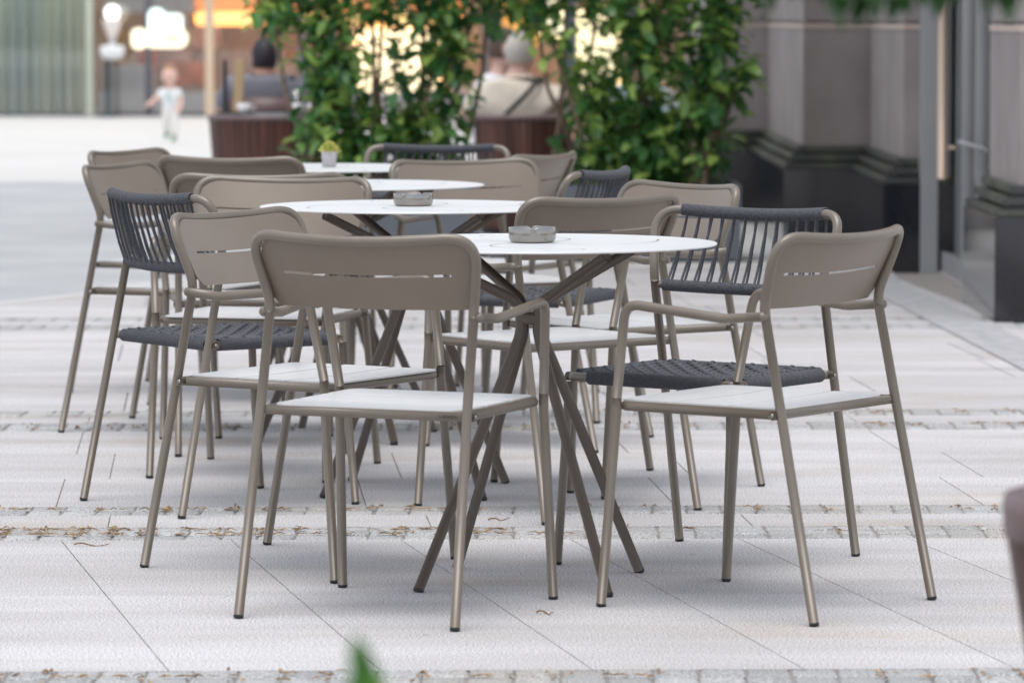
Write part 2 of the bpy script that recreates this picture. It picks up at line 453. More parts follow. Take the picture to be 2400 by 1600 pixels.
# ------------------------------------------------------------------ ground
def granite(name, base, dark, lite, island=.06, stain=.5):
    m = bpy.data.materials.new(name); m.use_nodes = True; nt = m.node_tree; L = nt.links.new; b = nt.nodes['Principled BSDF']
    tc = nd(nt, 'ShaderNodeTexCoord')
    n1 = nd(nt, 'ShaderNodeTexNoise', i_Scale=230., i_Detail=2.); n2 = nd(nt, 'ShaderNodeTexNoise', i_Scale=1.6, i_Detail=8.)
    n3 = nd(nt, 'ShaderNodeTexVoronoi', i_Scale=300.)
    mp = nd(nt, 'ShaderNodeMapping'); mp.inputs['Scale'].default_value = (.5, 2.4, 1)
    for n in (n1, n3): L(tc.outputs['Object'], n.inputs['Vector'])
    L(tc.outputs['Object'], mp.inputs['Vector']); L(mp.outputs['Vector'], n2.inputs['Vector'])
    r1 = nd(nt, 'ShaderNodeValToRGB'); e = r1.color_ramp.elements; e[0].position = .34; e[1].position = .66; e[0].color = (*dark, 1); e[1].color = (*lite, 1)
    r1.color_ramp.elements.new(.5).color = (*base, 1)
    L(n1.outputs['Fac'], r1.inputs['Fac'])
    r2 = nd(nt, 'ShaderNodeValToRGB'); e = r2.color_ramp.elements; e[0].position = .32; e[1].position = .66
    e[0].color = (1-.30*stain, 1-.33*stain, 1-.36*stain, 1); e[1].color = (1.06, 1.06, 1.06, 1)
    L(n2.outputs['Fac'], r2.inputs['Fac'])
    mx = nd(nt, 'ShaderNodeMix', data_type='RGBA', blend_type='MULTIPLY'); mx.inputs[0].default_value = 1.
    L(r1.outputs['Color'], mx.inputs[6]); L(r2.outputs['Color'], mx.inputs[7])
    n4 = nd(nt, 'ShaderNodeTexNoise', i_Scale=1.1, i_Detail=5.); mp4 = nd(nt, 'ShaderNodeMapping'); mp4.inputs['Scale'].default_value = (.9, 2.2, 1); mp4.inputs['Location'].default_value = (3.1, 1.7, 0)
    L(tc.outputs['Object'], mp4.inputs['Vector']); L(mp4.outputs['Vector'], n4.inputs['Vector'])
    r4 = nd(nt, 'ShaderNodeValToRGB'); e = r4.color_ramp.elements; e[0].position = .56; e[1].position = .78; e[0].color = (1, 1, 1, 1); e[1].color = (.93, .82, .70, 1)
    L(n4.outputs['Fac'], r4.inputs['Fac'])
    m4 = nd(nt, 'ShaderNodeMix', data_type='RGBA', blend_type='MULTIPLY'); m4.inputs[0].default_value = 1.; L(mx.outputs[2], m4.inputs[6]); L(r4.outputs['Color'], m4.inputs[7]); mx = m4
    n5 = nd(nt, 'ShaderNodeTexVoronoi', i_Scale=7.); L(tc.outputs['Object'], n5.inputs['Vector'])
    r5 = nd(nt, 'ShaderNodeValToRGB'); e = r5.color_ramp.elements; e[0].position = .028; e[1].position = .045; e[0].color = (.42, .40, .40, 1); e[1].color = (1, 1, 1, 1)
    L(n5.outputs['Distance'], r5.inputs['Fac'])
    m5 = nd(nt, 'ShaderNodeMix', data_type='RGBA', blend_type='MULTIPLY'); m5.inputs[0].default_value = 1.; L(mx.outputs[2], m5.inputs[6]); L(r5.outputs['Color'], m5.inputs[7]); mx = m5
    g = nd(nt, 'ShaderNodeNewGeometry'); mr = nd(nt, 'ShaderNodeMapRange'); mr.inputs['To Min'].default_value = 1-island; mr.inputs['To Max'].default_value = 1+island
    L(g.outputs['Random Per Island'], mr.inputs['Value'])
    hs = nd(nt, 'ShaderNodeHueSaturation'); L(mx.outputs[2], hs.inputs['Color']); L(mr.outputs['Result'], hs.inputs['Value'])
    L(hs.outputs['Color'], b.inputs['Base Color']); b.inputs['Roughness'].default_value = .7
    b.inputs['Specular IOR Level'].default_value = .4
    bp = nd(nt, 'ShaderNodeBump'); bp.inputs['Strength'].default_value = .12; bp.inputs['Distance'].default_value = .002
    L(n1.outputs['Fac'], bp.inputs['Height']); L(bp.outputs['Normal'], b.inputs['Normal'])
    return m
SLAB = granite('granite_slab', (.478, .468, .474), (.20, .195, .198), (.72, .715, .728), .05, .60)
SETT = granite('granite_sett', (.37, .375, .38), (.16, .16, .16), (.56, .565, .57), .13, .35)
PLAZA = mat('daylit_plaza', (.56, .555, .54), .75, var=(.52, .515, .50), scale=.4, detail=8)  # colour paled to carry the stronger daylight on the open plaza
ROAD = mat('grey_road_stone', (.335, .345, .36), .8, var=(.40, .41, .42), scale=1.5, detail=8)
BED = mat('joint_mortar', (.20, .185, .17), .95, var=(.30, .28, .26), scale=60)
b = B(); sheet(b, [(-400, -60), (400, -60), (400, 900), (-400, 900)], -.012); struct(obj('ground', b, PLAZA, smooth=False))
b = B(); sheet(b, [(-60, 2.), (-10.01, 2.), (-1.22, 20.46), (.2, 22.6), (.2, 32.4), (-60, 33.2)], -.008); struct(obj('road', b, ROAD, smooth=False))
PX0, PX1 = -6.5, 2.6
b = B(); sheet(b, [(PX0, 3.), (PX1, 3.), (PX1, 21.0), (-.965, 21.0), (PX0, 9.375)], -.004)
struct(obj('joint_bed', b, BED, smooth=False))
b = B()
tube(b, [(-9.97, 2.06, -.003), (-2.207, 18.39, -.002), (-1.22, 20.46, -.002), (.2, 22.6, -.002)], .022, 6, flat=(.25, 1.6))
struct(obj('kerb', b, PLAZA))
TILT = math.tan(R(1.2))
def rot_y(x, y): return y+TILT*x
strips = [(7.40, 7.73, 3), (7.80, 7.985, 2), (10.015, 10.265, 3), (10.52, 10.705, 2), (12.68, 12.93, 3), (13.14, 13.34, 2), (16.85, 17.1, 3), (17.30, 17.52, 2)]
bands = []; yprev = 3.0
for (a, c, n) in strips:
    bands.append((yprev, a)); yprev = c
bands.append((yprev, 21.0))
b = B()
def slab_row(y0, y1, skew, w, off, g=.0016, gy=.0006):
    x = PX0+off
    while x < PX1-.05:
        x1 = min(x+w, PX1)
        k = math.tan(R(skew))
        q = [(x+g, y0+gy), (x1-g, y0+gy), (x1-g, y1-gy), (x+g, y1-gy)]
        ym = (y0+y1)/2
        P = [(px-k*(py-9.0), py) for px, py in q]
        vs = [b.verts.new((px, rot_y(px, py), .0)) for px, py in P]
        lo = [b.verts.new((px, rot_y(px, py), -.02)) for px, py in P]
        b.faces.new(vs)
        for i in range(4): b.faces.new((vs[i], lo[i], lo[(i+1) % 4], vs[(i+1) % 4]))
        x = x1
for (y0, y1) in bands:
    L_ = y1-y0
    if 7.9 < y0 < 8.1: rows = [(y0, 9.05), (9.05, y1)]; sk = 11.6
    elif y0 < 7: rows = [(y0+i*(L_/6), y0+(i+1)*(L_/6)) for i in range(6)]; sk = 11.6
    elif L_ < .4: rows = [(y0, y1)]; sk = 4
    else:
        n = max(1, round(L_/.75)); rows = [(y0+i*L_/n, y0+(i+1)*L_/n) for i in range(n)]; sk = 4
        if 13.3 < y0 < 13.4: rows = [(y0, 14.0), (14.0, 14.57), (14.57, 15.3), (15.3, 16.1), (16.1, y1)]
    for i, (a, c) in enumerate(rows):
        if 7.9 < y0 < 8.1: slab_row(a, c, sk, .40, .045 if True else 0, .0013)
        else: slab_row(a, c, sk, .78, random.random()*.3, .0016 if a < 13 else .003)
bmesh.ops.bisect_plane(b, geom=b.verts[:]+b.edges[:]+b.faces[:], plane_co=(-2.16, 18.39, 0), plane_no=Vector((-2.1, 1, 0)).normalized(), clear_outer=True)
pav = obj('pavement', b, SLAB, smooth=False); struct(pav)
# setts
def setts(y0, y1, n):
    b = B(); pitch = .0865; h = (y1-y0)/n; rg = random.Random(int(y0*100))
    xa, xb = (-1.9, 1.9) if y0 < 12 else (-2.3, 2.2)
    for r in range(n):
        x = xa+(r % 2)*.003
        while x < xb:
            w = pitch; g = .0024 if y0 < 12 else .004
            ya, yb = y0+r*h+g, y0+(r+1)*h-g
            j = lambda: rg.uniform(-.002, .002)
            zt = rg.uniform(-.0015, .002)
            pts = [(x+g+j(), ya+j()), (x+w-g+j(), ya+j()), (x+w-g+j(), yb+j()), (x+g+j(), yb+j())]
            cx, cy = x+w/2, (ya+yb)/2
            lo = [b.verts.new((px, rot_y(px, py), -.015)) for px, py in pts]
            m1 = [b.verts.new((px, rot_y(px, py), zt-.003)) for px, py in pts]
            tp = [b.verts.new((cx+(px-cx)*.90, rot_y(px, cy+(py-cy)*.90), zt+rg.uniform(0, .0012))) for px, py in pts]
            b.faces.new(tp)
            for i in range(4):
                k = (i+1) % 4
                b.faces.new((lo[i], lo[k], m1[k], m1[i])); b.faces.new((m1[i], m1[k], tp[k], tp[i]))
            x += pitch
    struct(obj('sett_strip', b, SETT))
for s in strips: setts(*s)
# dark sett border along the building
b = B(); sheet(b, [(1.70, 21.0), (1.60, 19.6), (1.70, 17.0), (1.82, 14.), (2.02, 14.), (1.93, 17.0), (1.80, 19.6), (1.86, 21.0)], .0045)
struct(obj('sett_border', b, mat('border_sett', (.30, .30, .31), .8, var=(.42, .42, .43), scale=14, bump=.6, bscale=30), smooth=False))
# dry debris in the sett joints
DEB = mat('dry_leaf', (.20, .11, .05), .8, var=(.38, .26, .13), scale=30, island=.45)
b = B(); rg = random.Random(5)
def curl(x, y, L, a, w):
    n = 5; pts = []
    for i in range(n):
        t = i/(n-1); pts.append((x+math.cos(a)*L*(t-.5)+rg.uniform(-1, 1)*.0012, y+math.sin(a)*L*(t-.5)+rg.uniform(-1, 1)*.0012, .004+.006*math.sin(PI*t)*rg.random()))
    tube(b, pts, [w*.3, w, w*1.2, w*.8, w*.25], 5, flat=(.6, 1.2))
for (y0, y1, n) in strips[:6]:
    h = (y1-y0)/n; near = y0 < 12
    x = -1.9
    while x < 1.9:
        left = max(0, min(1, (.25-x)/1.1))
        dens = (.25+.75*left) if 10 < y0 < 10.1 else .45
        if rg.random() < dens:
            k = rg.randint(3, 6+int(12*left*(10 < y0 < 10.1)))
            for _ in range(k):
                yy = y0+rg.uniform(.12, .88)*(y1-y0)
                curl(x+rg.gauss(0, .012), rot_y(x, yy), rg.uniform(.010, .028), rg.uniform(0, PI), rg.uniform(.0012, .0028))
        for r in range(1, n):
            if rg.random() < (.75*left+.12 if near else .1):
                for _ in range(4):
                    yy = y0+r*h+rg.gauss(0, .003)
                    xx = x+rg.random()*.0865
                    curl(xx, rot_y(xx, yy), rg.uniform(.02, .04), rg.gauss(0, .25), rg.uniform(.0012, .0026))
        x += .0865
o = obj('leaf_litter', b, DEB); o['kind'] = 'stuff'; tag(o, 'dry brown seeds and leaf bits caught in the sett joints', 'leaf litter')
def twig(px, py, L, a, label):
    d = gd(py); p = at(px, py, d); b = B(); r_ = random.Random(px); pts = []
    for i in range(9):
        t = i/8-.5; pts.append((L*t, .006*math.sin(i*1.1+px), .004+.004*math.sin(i*.9)))
    tube(b, pts, lambda t: .0022-.0012*t, 6); o = obj('twig', b, DEB, loc=(p.x, p.y, 0)); o.rotation_euler = (0, 0, a); tag(o, label, 'twig', 'twigs on the slabs')
twig(209, 1284, .085, -.05, 'thin brown twig on the slab near the left picture edge')
twig(1279, 1446, .038, -.5, 'short dark twig on the slab below the nearest table')
twig(1170, 1224, .055, .5, 'pale straw between the two sett strips')

# ------------------------------------------------------------------ right hand stone building
STONE = mat('grey_stone', (.235, .207, .202), .75, var=(.29, .257, .25), scale=3.0, detail=9, bump=.15, bscale=200)
STONEL = mat('groove_stone', (.42, .34, .29), .8, var=(.46, .38, .33), scale=5)
PLIN = mat('black_granite', (.013, .014, .018), .09, spec=.7, var=(.02, .02, .026), scale=90)
MOULD = mat('plinth_moulding', (.05, .05, .05), .38, var=(.10, .115, .065), scale=4.5, detail=8, var_lo=.45, var_hi=.7)
METF = mat('grey_door_metal', (.34, .34, .35), .4, metal=.3, var=(.37, .37, .38), scale=3)
BRONZE = mat('pale_bronze', (.55, .42, .33), .4, metal=.3)
def glass_mat(name, tint=(.75, .85, .82), mixv=.35):
    m = bpy.data.materials.new(name); m.use_nodes = True; nt = m.node_tree; L = nt.links.new
    nt.nodes.remove(nt.nodes['Principled BSDF'])
    t = nd(nt, 'ShaderNodeBsdfTransparent'); t.inputs['Color'].default_value = (*tint, 1)
    g = nd(nt, 'ShaderNodeBsdfGlossy'); g.inputs['Roughness'].default_value = .02
    fr = nd(nt, 'ShaderNodeFresnel', i_IOR=1.5)
    mm = nd(nt, 'ShaderNodeMath', operation='ADD'); mm.inputs[1].default_value = mixv*.25; mm.use_clamp = True
    L(fr.outputs['Fac'], mm.inputs[0])
    mx = nd(nt, 'ShaderNodeMixShader'); L(mm.outputs[0], mx.inputs[0]); L(t.outputs[0], mx.inputs[1]); L(g.outputs[0], mx.inputs[2])
    L(mx.outputs[0], nt.nodes['Material Output'].inputs['Surface'])
    return m
GLASS = glass_mat('shop_glass', (.95, .97, .96), .2); DARKGLASS = glass_mat('door_glass', (.35, .42, .40), .6)
bld = empty('stone_building', (0, 0, 0)); tag(bld, 'grey stone building with black stepped plinths along the right side', 'building')
HB = 7.5
def wall_block(x0, x1, y0, y1, name='pier', groove=True):
    b = B(); z1 = 1.200
    box(b, x0, x1, y0, y1, 0, z1); box(b, x0+.012, x1, y0+.012, y1, z1, z1+.016); box(b, x0, x1, y0, y1, z1+.016, HB)
    o = obj(name, b, STONE, bld, smooth=False)
    if groove:
        b = B(); box(b, x0-.004, x1, y0-.004, y1, z1-.030, z1-.002, .002); obj('groove_band', b, STONEL, o, smooth=False)
    return o
def plinth(x0, x1, y0, y1, left=True, pr=.11):
    b = B(); h = .425
    box(b, x0-pr, x1, y0-pr, y1, -.02, h, .004)
    o = obj('plinth', b, PLIN, bld, smooth=False)
    for k, (out, za, zb) in enumerate(((pr*.98, h+.001, h+.032), (pr*.66, h+.045, h+.078), (pr*.34, h+.09, h+.125))):
        b = B(); rr = (zb-za)/2
        box(b, x0-out, x1-.003*k, y0-out, y1-.003*k, za, zb, rr*.55)
        box(b, x0-out+.03, x1-.003*k-.001, y0-out+.03, y1-.003*k-.001, za-.013, za)
        obj('moulding', b, MOULD, o, smooth=False)
    return o
# near pier, door recess, second pier, third pier, wall behind the shrubs
wall_block(2.06, 4.5, 17.32, 18.42); plinth(2.06, 4.5, 17.32, 18.42)
wall_block(1.905, 4.5, 20.75, 22.75); plinth(1.905, 2.10, 20.75, 22.75)
wall_block(1.555, 4.4, 22.80, 26.0); plinth(1.555, 1.90, 22.80, 26.0)
wall_block(1.18, 4.3, 26.05, 29.0); plinth(1.18, 1.54, 26.05, 29.0)
b = B(); box(b, 2.6, 4.5, 18.43, 20.74, 0, HB); obj('recess_wall', b, mat('dark_lobby', (.05, .05, .055), .6), bld, smooth=False)
b = B(); box(b, .95, 4.5, 17.2, 30.5, HB, HB+.3); obj('roof_slab', b, STONE, bld, smooth=False)
b = B(); box(b, 2.06, 4.5, 18.43, 20.74, 2.35, HB-.01); obj('door_lintel', b, STONE, bld, smooth=False)
dr = B()
for (ya, yb) in ((18.43, 18.50), (19.05, 19.13), (19.62, 19.70), (20.66, 20.74)): box(dr, 2.075, 2.135, ya, yb, 0.0, 2.34, .004)
box(dr, 2.078, 2.13, 18.51, 20.65, 2.24, 2.33); box(dr, 2.078, 2.13, 18.51, 20.65, .0, .10)
dor = obj('door', dr, METF, bld, smooth=False)
b = B(); box(b, 2.10, 2.108, 18.51, 20.65, .101, 2.239); obj('glass_pane', b, DARKGLASS, dor, smooth=False)
b = B(); tube(b, [(2.02, 20.05, .475), (2.02, 20.05, 1.95)], .022, 14); tube(b, [(2.02, 20.05, .62), (2.08, 20.05, .62)], .01, 10); tube(b, [(2.02, 20.05, 1.7), (2.08, 20.05, 1.7)], .01, 10); obj('door_handle', b, BRONZE, dor)
b = B(); tube(b, [(2.055, 18.52, .66), (2.055, 19.6, .66)], .010, 10); obj('push_bar', b, METF, dor)
b = B(); box(b, 1.975, 2.06, 20.62, 20.745, -.01, HB-.02, .004); obj('door_jamb', b, METF, bld, smooth=False)
b = B(); box(b, 2.06, 2.6, 18.43, 20.74, -.02, .006); obj('threshold', b, mat('threshold', (.34, .31, .30), .6), bld, smooth=False)

# ------------------------------------------------------------------ far shopfront (about 54 m away)
FD = 54.2
def fx(px, d=FD): return (px-1200)*d/FPX
def fz(py, d=FD): return HC-(py-YH)*d/FPX
shop = empty('shopfront', (0, FD, 0)); tag(shop, 'glass shopfront with painted pale reflections and lit displays far behind the plaza', 'building')
def lp(b, n, m, sm=False): return obj(n, b, m, shop, smooth=sm)
zg = 0.0
FR = mat('pale_frame', (.50, .53, .44), .5); DFR = mat('dark_frame', (.11, .11, .13), .5); TAN = mat('tan_post', (.62, .47, .33), .6, var=(.66, .52, .38), scale=3)
INT = mat('shop_interior', (.30, .17, .14), .8, var=(.42, .28, .20), scale=2.4, detail=5)
INTG = mat('shop_interior_grey', (.55, .53, .60), .8, var=(.46, .46, .52), scale=2.0)
REFL = mat('reflection_sheet', (.66, .76, .76), .9, var=(.92, .94, .80), scale=1.3, stretch=(5, 1, .12), var_lo=.38, var_hi=.62)  # streaked tones imitate reflections in the shop glass
x0, x1 = fx(-500), fx(2300)
# floor sill and back walls
b = B(); box(b, x0, x1, -.05, .25, -.02, .03); lp(b, 'sill', DFR)
b = B(); box(b, x0, x1, 3.2, 3.4, 0, 4.5); bw = lp(b, 'interior_wall', INT)
b = B(); box(b, fx(218), x1, .9, 1.1, 0, .28); box(b, fx(222), fx(340), 1.3, 1.5, .28, .62); lp(b, 'display_base', INTG)
# folded sheet, its painted streaks standing in for reflections in the glass
b = B(); n = 160; xa, xb = x0, fx(206); prev = None
for i in range(n+1):
    x = xa+(xb-xa)*i/n; y = .55+.09*math.sin(i*1.05)+.05*math.sin(i*.41)
    cur = (b.verts.new((x, y, .02)), b.verts.new((x, y, 3.9)))
    if prev: b.faces.new((prev[0], cur[0], cur[1], prev[1]))
    prev = cur
c_ = lp(b, 'reflection_sheet', REFL, True); c_.modifiers.new('s', 'SOLIDIFY').thickness = .01
for i, (pa, pb, m, yy) in enumerate(((205, 222, FR, -.12), (342, 358, DFR, -.06), (486, 506, TAN, -.3), (700, 716, DFR, -.06), (1130, 1146, DFR, -.06))):
    b = B(); box(b, fx(pa), fx(pb), yy, yy+.16, 0, 4.2, .005); lp(b, 'mullion', m)
for (pa, pb) in ((-500, 205), (222, 342), (358, 486), (506, 700), (716, 1130), (1146, 2300)):
    b = B(); box(b, fx(pa)+.002, fx(pb)-.002, .0, .012, .04, 4.0); lp(b, 'glass_pane', GLASS)
b = B(); box(b, x0, x1, -.15, 3.4, 4.2, 9.0); lp(b, 'upper_wall', mat('pale_upper_wall', (.55, .53, .50), .8, var=(.5, .48, .45), scale=1))
def lit(name, pa, pb, ya, yb, col, s, y=.5, parent=None, bev=.03):
    b = B(); box(b, fx(pa), fx(pb), y, y+.06, fz(yb), fz(ya), bev)
    return obj(name, b, mat('lit_'+name+str(int(pa))+'_'+str(int(ya)), col, .5, emit=col, estr=s), parent or shop)
lit('lit_band', 444, 1080, -60, 26, (.85, .33, .13), .62, 1.2); lit('lit_band', 444, 1080, 28, 60, (1., .66, .25), 1.0, 1.15)
lit('lit_window', 820, 1030, 66, 245, (1., .80, .52), 1.25, 2.0)
lit('lit_window', 1270, 1330, -60, 90, (1., .88, .66), .9, 2.0)
lit('lit_window', 1352, 1462, 20, 240, (1., .85, .55), .85, 2.0)
lit('lit_window', 1180, 1268, 0, 110, (.75, .40, .10), .6, 2.0)
b = B()
for k in range(9): box(b, fx(240+k*230), fx(400+k*230), .6, 2.9, 3.80, 3.84)
lp(b, 'added_fill_panel', mat('shop_fill_light', (1, .93, .82), .5, emit=(1., .90, .76), estr=2.2))  # glowing panels added out of sight to brighten the shop interior
b = B(); box(b, x0, fx(200), .06, .34, 3.94, 3.98); lp(b, 'added_fill_panel', mat('sheet_fill_light', (1, 1, .95), .5, emit=(1., 1., .94), estr=9.))  # unseen glowing strip added to brighten the sheet behind the glass
# red and ochre goods on the interior
for k, (pa, pb, ya, yb, c) in enumerate(((300, 338, 120, 180, (.40, .07, .06)), (360, 480, 150, 205, (.42, .12, .05)), (362, 420, 118, 150, (.34, .22, .20)), (508, 600, 100, 190, (.26, .15, .11)), (600, 700, 70, 150, (.22, .11, .07)), (225, 250, 40, 190, (.30, .20, .07)), (420, 486, 60, 118, (.40, .26, .24)), (318, 350, -10, 60, (.16, .10, .08)))):
    b = B(); box(b, fx(pa), fx(pb), 1.6+.1*k, 2.2+.1*k, fz(yb), fz(ya), .02); lp(b, 'display_goods', mat('goods%d' % k, c, .8, var=tuple(min(.9, v*1.7) for v in c), scale=6))
b = B(); box(b, fx(222), fx(440), 1.25, 1.3, fz(30), fz(-80)); lp(b, 'grey_screen', INTG)
# lit shop sign of rounded panels
def rounded(b, xa, xb, za, zb, y0, y1, r):
    pts = []
    for cx, cz, a0 in ((xb-r, zb-r, 0), (xa+r, zb-r, 90), (xa+r, za+r, 180), (xb-r, za+r, 270)):
        for k in range(7):
            a = R(a0+15*k); pts.append((cx+r*math.cos(a), cz+r*math.sin(a)))
    f = [b.verts.new((p[0], y0, p[1])) for p in pts]; g = [b.verts.new((p[0], y1, p[1])) for p in pts]
    b.faces.new(f); b.faces.new(g[::-1])
    for i in range(len(f)): b.faces.new((f[i], g[i], g[(i+1) % len(f)], f[(i+1) % len(f)]))
SGW = mat('sign_white', (.85, 1., .95), .5, emit=(.80, 1., .93), estr=.55); SGC = mat('sign_cream', (1., .95, .70), .5, emit=(1., .90, .62), estr=.6); SGO = mat('sign_orange', (.9, .45, .05), .5, emit=(1., .5, .06), estr=.8)
sg = empty('lit_sign', (0, FD-.45, 0)); tag(sg, 'lit white and cream rounded sign with an orange dash, hung in the shopfront', 'sign')
b = B(); rounded(b, fx(356), fx(394), fz(80), fz(20), .03, .08, .1); rounded(b, fx(382), fx(436), fz(80), fz(33), .0, .06, .06); obj('white_panel', b, SGW, sg, smooth=False)
b = B(); rounded(b, fx(348), fx(448), fz(112), fz(68), -.05, -.002, .11); rounded(b, fx(318), fx(353), fz(115), fz(66), -.07, -.01, .09); obj('cream_panel', b, SGC, sg, smooth=False)
b = B(); rounded(b, fx(398), fx(430), fz(93), fz(85), -.06, -.052, .02); rounded(b, fx(342), fx(352), fz(92), fz(84), -.085, -.075, .02); obj('orange_dash', b, SGO, sg, smooth=False)
b = B()
for px in (370, 425): tube(b, [(fx(px), .04, fz(22)), (fx(px), .04, 3.9)], .008, 6)
obj('hanger', b, DFR, sg)
# cone topped lamp stand in front of the glass
ls = empty('lamp_stand', (fx(276), FD-.6, 0)); tag(ls, 'standing lamp with white globe over a tapered shade, left of the lit sign', 'lamp')
d_ = FD-.6
def lz(py): return HC-(py-YH)*d_/FPX
b = B(); tube(b, [(-.06, 0, 0), (-.06, 0, lz(136))], .035, 10); lathe(b, [(.15, 0), (.15, .03), (.03, .05)], 20, (-.06, 0, 0)); obj('stand', b, mat('stand_dark', (.03, .05, .06), .5), ls)
b = B(); bmesh.ops.create_uvsphere(b, u_segments=20, v_segments=12, radius=.095, matrix=Matrix.Translation((0, 0, lz(30)))); obj('globe', b, mat('globe', (1, 1, .93), .4, emit=(1., 1., .9), estr=1.1), ls)
b = B(); lathe(b, [(.05, lz(92)), (.07, lz(80)), (.13, lz(46)), (.12, lz(45))], 24); obj('shade', b, mat('lamp_shade', (.62, .57, .54), .7, emit=(.6, .55, .5), estr=.15), ls)
b = B(); lathe(b, [(.02, lz(140)), (.11, lz(139)), (.155, lz(124)), (.15, lz(108)), (.05, lz(106)), (.03, lz(92))], 24, sq=(1, .4)); obj('oval_plate', b, mat('oval_plate', (.78, .78, .78), .5), ls)

# grey posts standing between shrubs and plaza
GP = mat('grey_post', (.10, .115, .14), .5, var=(.13, .14, .165), scale=3)
def post(px0, px1, d, label):
    xa, xb = (px0-1200)*d/FPX, (px1-1200)*d/FPX; w = xb-xa
    o = empty('steel_post', ((xa+xb)/2, d, 0)); b = B(); box(b, -w/2, w/2, -w/2, w/2, 0, 3.4, .006); obj('shaft', b, GP, o, smooth=False)
    b = B(); box(b, w/2+.001, w/2+.014, -w/2, w/2, .02, 3.38); obj('edge_strip', b, METF, o, smooth=False)
    b = B(); box(b, -w*.9, w*.9, -w*.9, w*.9, -.01, .012); obj('base_plate', b, GP, o, smooth=False)
    tag(o, label, 'post')
post(1322, 1346, 29.0, 'slim grey steel post right of the man with the strap')
post(1453, 1490, 29.6, 'broad dark post half hidden behind the right shrubs')

# ------------------------------------------------------------------ planters and shrubs
PLM = mat('planter_grey', (.10, .115, .135), .55, var=(.125, .14, .16), scale=2)
SOIL = mat('soil', (.035, .025, .02), .95, bump=.8, bscale=50)
LEAF = None
def leaf_mat(name, a, c, e, spec=.5, rough=.33):
    m = bpy.data.materials.new(name); m.use_nodes = True; nt = m.node_tree; L = nt.links.new; p = nt.nodes['Principled BSDF']
    g = nd(nt, 'ShaderNodeNewGeometry'); cr = nd(nt, 'ShaderNodeValToRGB')
    el = cr.color_ramp.elements; el[0].position = 0.; el[0].color = (*a, 1); el[1].position = 1.; el[1].color = (*e, 1)
    cr.color_ramp.elements.new(.5).color = (*c, 1)
    L(g.outputs['Random Per Island'], cr.inputs['Fac']); L(cr.outputs['Color'], p.inputs['Base Color'])
    p.inputs['Roughness'].default_value = rough; p.inputs['Specular IOR Level'].default_value = spec
    tr = nd(nt, 'ShaderNodeBsdfTranslucent'); hs = nd(nt, 'ShaderNodeHueSaturation'); hs.inputs['Value'].default_value = 1.6; hs.inputs['Hue'].default_value = .48
    L(cr.outputs['Color'], hs.inputs['Color']); L(hs.outputs['Color'], tr.inputs['Color'])
    mx = nd(nt, 'ShaderNodeMixShader'); mx.inputs[0].default_value = .30
    L(p.outputs[0], mx.inputs[1]); L(tr.outputs[0], mx.inputs[2]); L(mx.outputs[0], nt.nodes['Material Output'].inputs['Surface'])
    return m
LEAF = leaf_mat('glossy_leaf', (.026, .09, .036), (.08, .22, .06), (.34, .48, .11))
BARK = mat('shrub_bark', (.15, .10, .07), .85, var=(.24, .17, .12), scale=40)
def leaf(b, p, d, up, L, W):
    d = d.normalized(); s = d.cross(up)
    if s.length < 1e-4: s = d.cross(Vector((1, 0, 0)))
    s.normalize(); u = s.cross(d)
    q0 = b.verts.new(p); t1 = p+d*L*.45; t2 = p+d*L*.8-u*L*.04; tip = b.verts.new(p+d*L-u*L*.16)
    m1, m2 = b.verts.new(t1), b.verts.new(t2)
    l1, r1 = b.verts.new(t1-d*L*.05+s*W/2+u*W*.16), b.verts.new(t1-d*L*.05-s*W/2+u*W*.16)
    l2, r2 = b.verts.new(t2+s*W*.34+u*W*.1), b.verts.new(t2-s*W*.34+u*W*.1)
    for f in ((q0, l1, m1), (q0, m1, r1), (l1, l2, m2, m1), (m1, m2, r2, r1), (l2, tip, m2), (m2, tip, r2)): b.faces.new(f[::-1])
def shrub(name, base, clusters, label, seed, dens=1., LM=None, stems=4, group='shrubs in the planters', L0=.118):
    """clusters: (centre, radii) in world; stems rise from the base to the clusters, twigs carry leaves"""
    rg = random.Random(seed); root = empty(name, base)
    O = Vector(base); bs = B(); bl = B()
    up = Vector((0, 0, 1))
    for ci, (c, rad, k) in enumerate(clusters):
        c = Vector(c)-O
        st = Vector((rg.uniform(-.10, .10), rg.uniform(-.06, .06), 0))
        mid = st.lerp(c, .5)+Vector((rg.uniform(-.06, .06), rg.uniform(-.05, .05), .03))
        tube(bs, [st, st.lerp(mid, .5)+Vector((rg.uniform(-.02, .02), 0, .02)), mid, c], [.017, .014, .012, .007], 7)
        n = int(k*dens*1.0)
        nt = max(5, n//11)
        for t in range(nt):
            # a twig from the centre outward
            v = Vector((rg.gauss(0, 1), rg.gauss(0, 1), rg.gauss(0, 1))).normalized(); rr = rg.random()**.45
            e = c+Vector((v.x*rad[0]*rr, v.y*rad[1]*rr, v.z*rad[2]*rr))
            s0 = c.lerp(mid, rg.random()*.4)
            s0 = s0.lerp(e, .15)
            if t % 2 == 0: tube(bs, [s0, s0.lerp(e, .55)+Vector((0, 0, .02)), e], [.0045, .0035, .002], 5)
            for q in range(11):
                f = .45+.6*rg.random()
                p = s0.lerp(e, min(1.1, f))+Vector((rg.gauss(0, .045), rg.gauss(0, .045), rg.gauss(0, .045)))
                dd = (e-s0).normalized()*.5+Vector((rg.gauss(0, .7), rg.gauss(0, .7), rg.gauss(-.25, .6)))
                LL = L0*rg.uniform(.45, 1.15)
                leaf(bl, p, dd, (up+Vector((rg.gauss(0, .35), rg.gauss(0, .35), 0))).normalized(), LL, LL*rg.uniform(.42, .56))
    obj('stem', bs, BARK, root); obj('foliage', bl, LM or LEAF, root)
    tag(root, label, 'shrub', group)
    return root
DS = 22.0
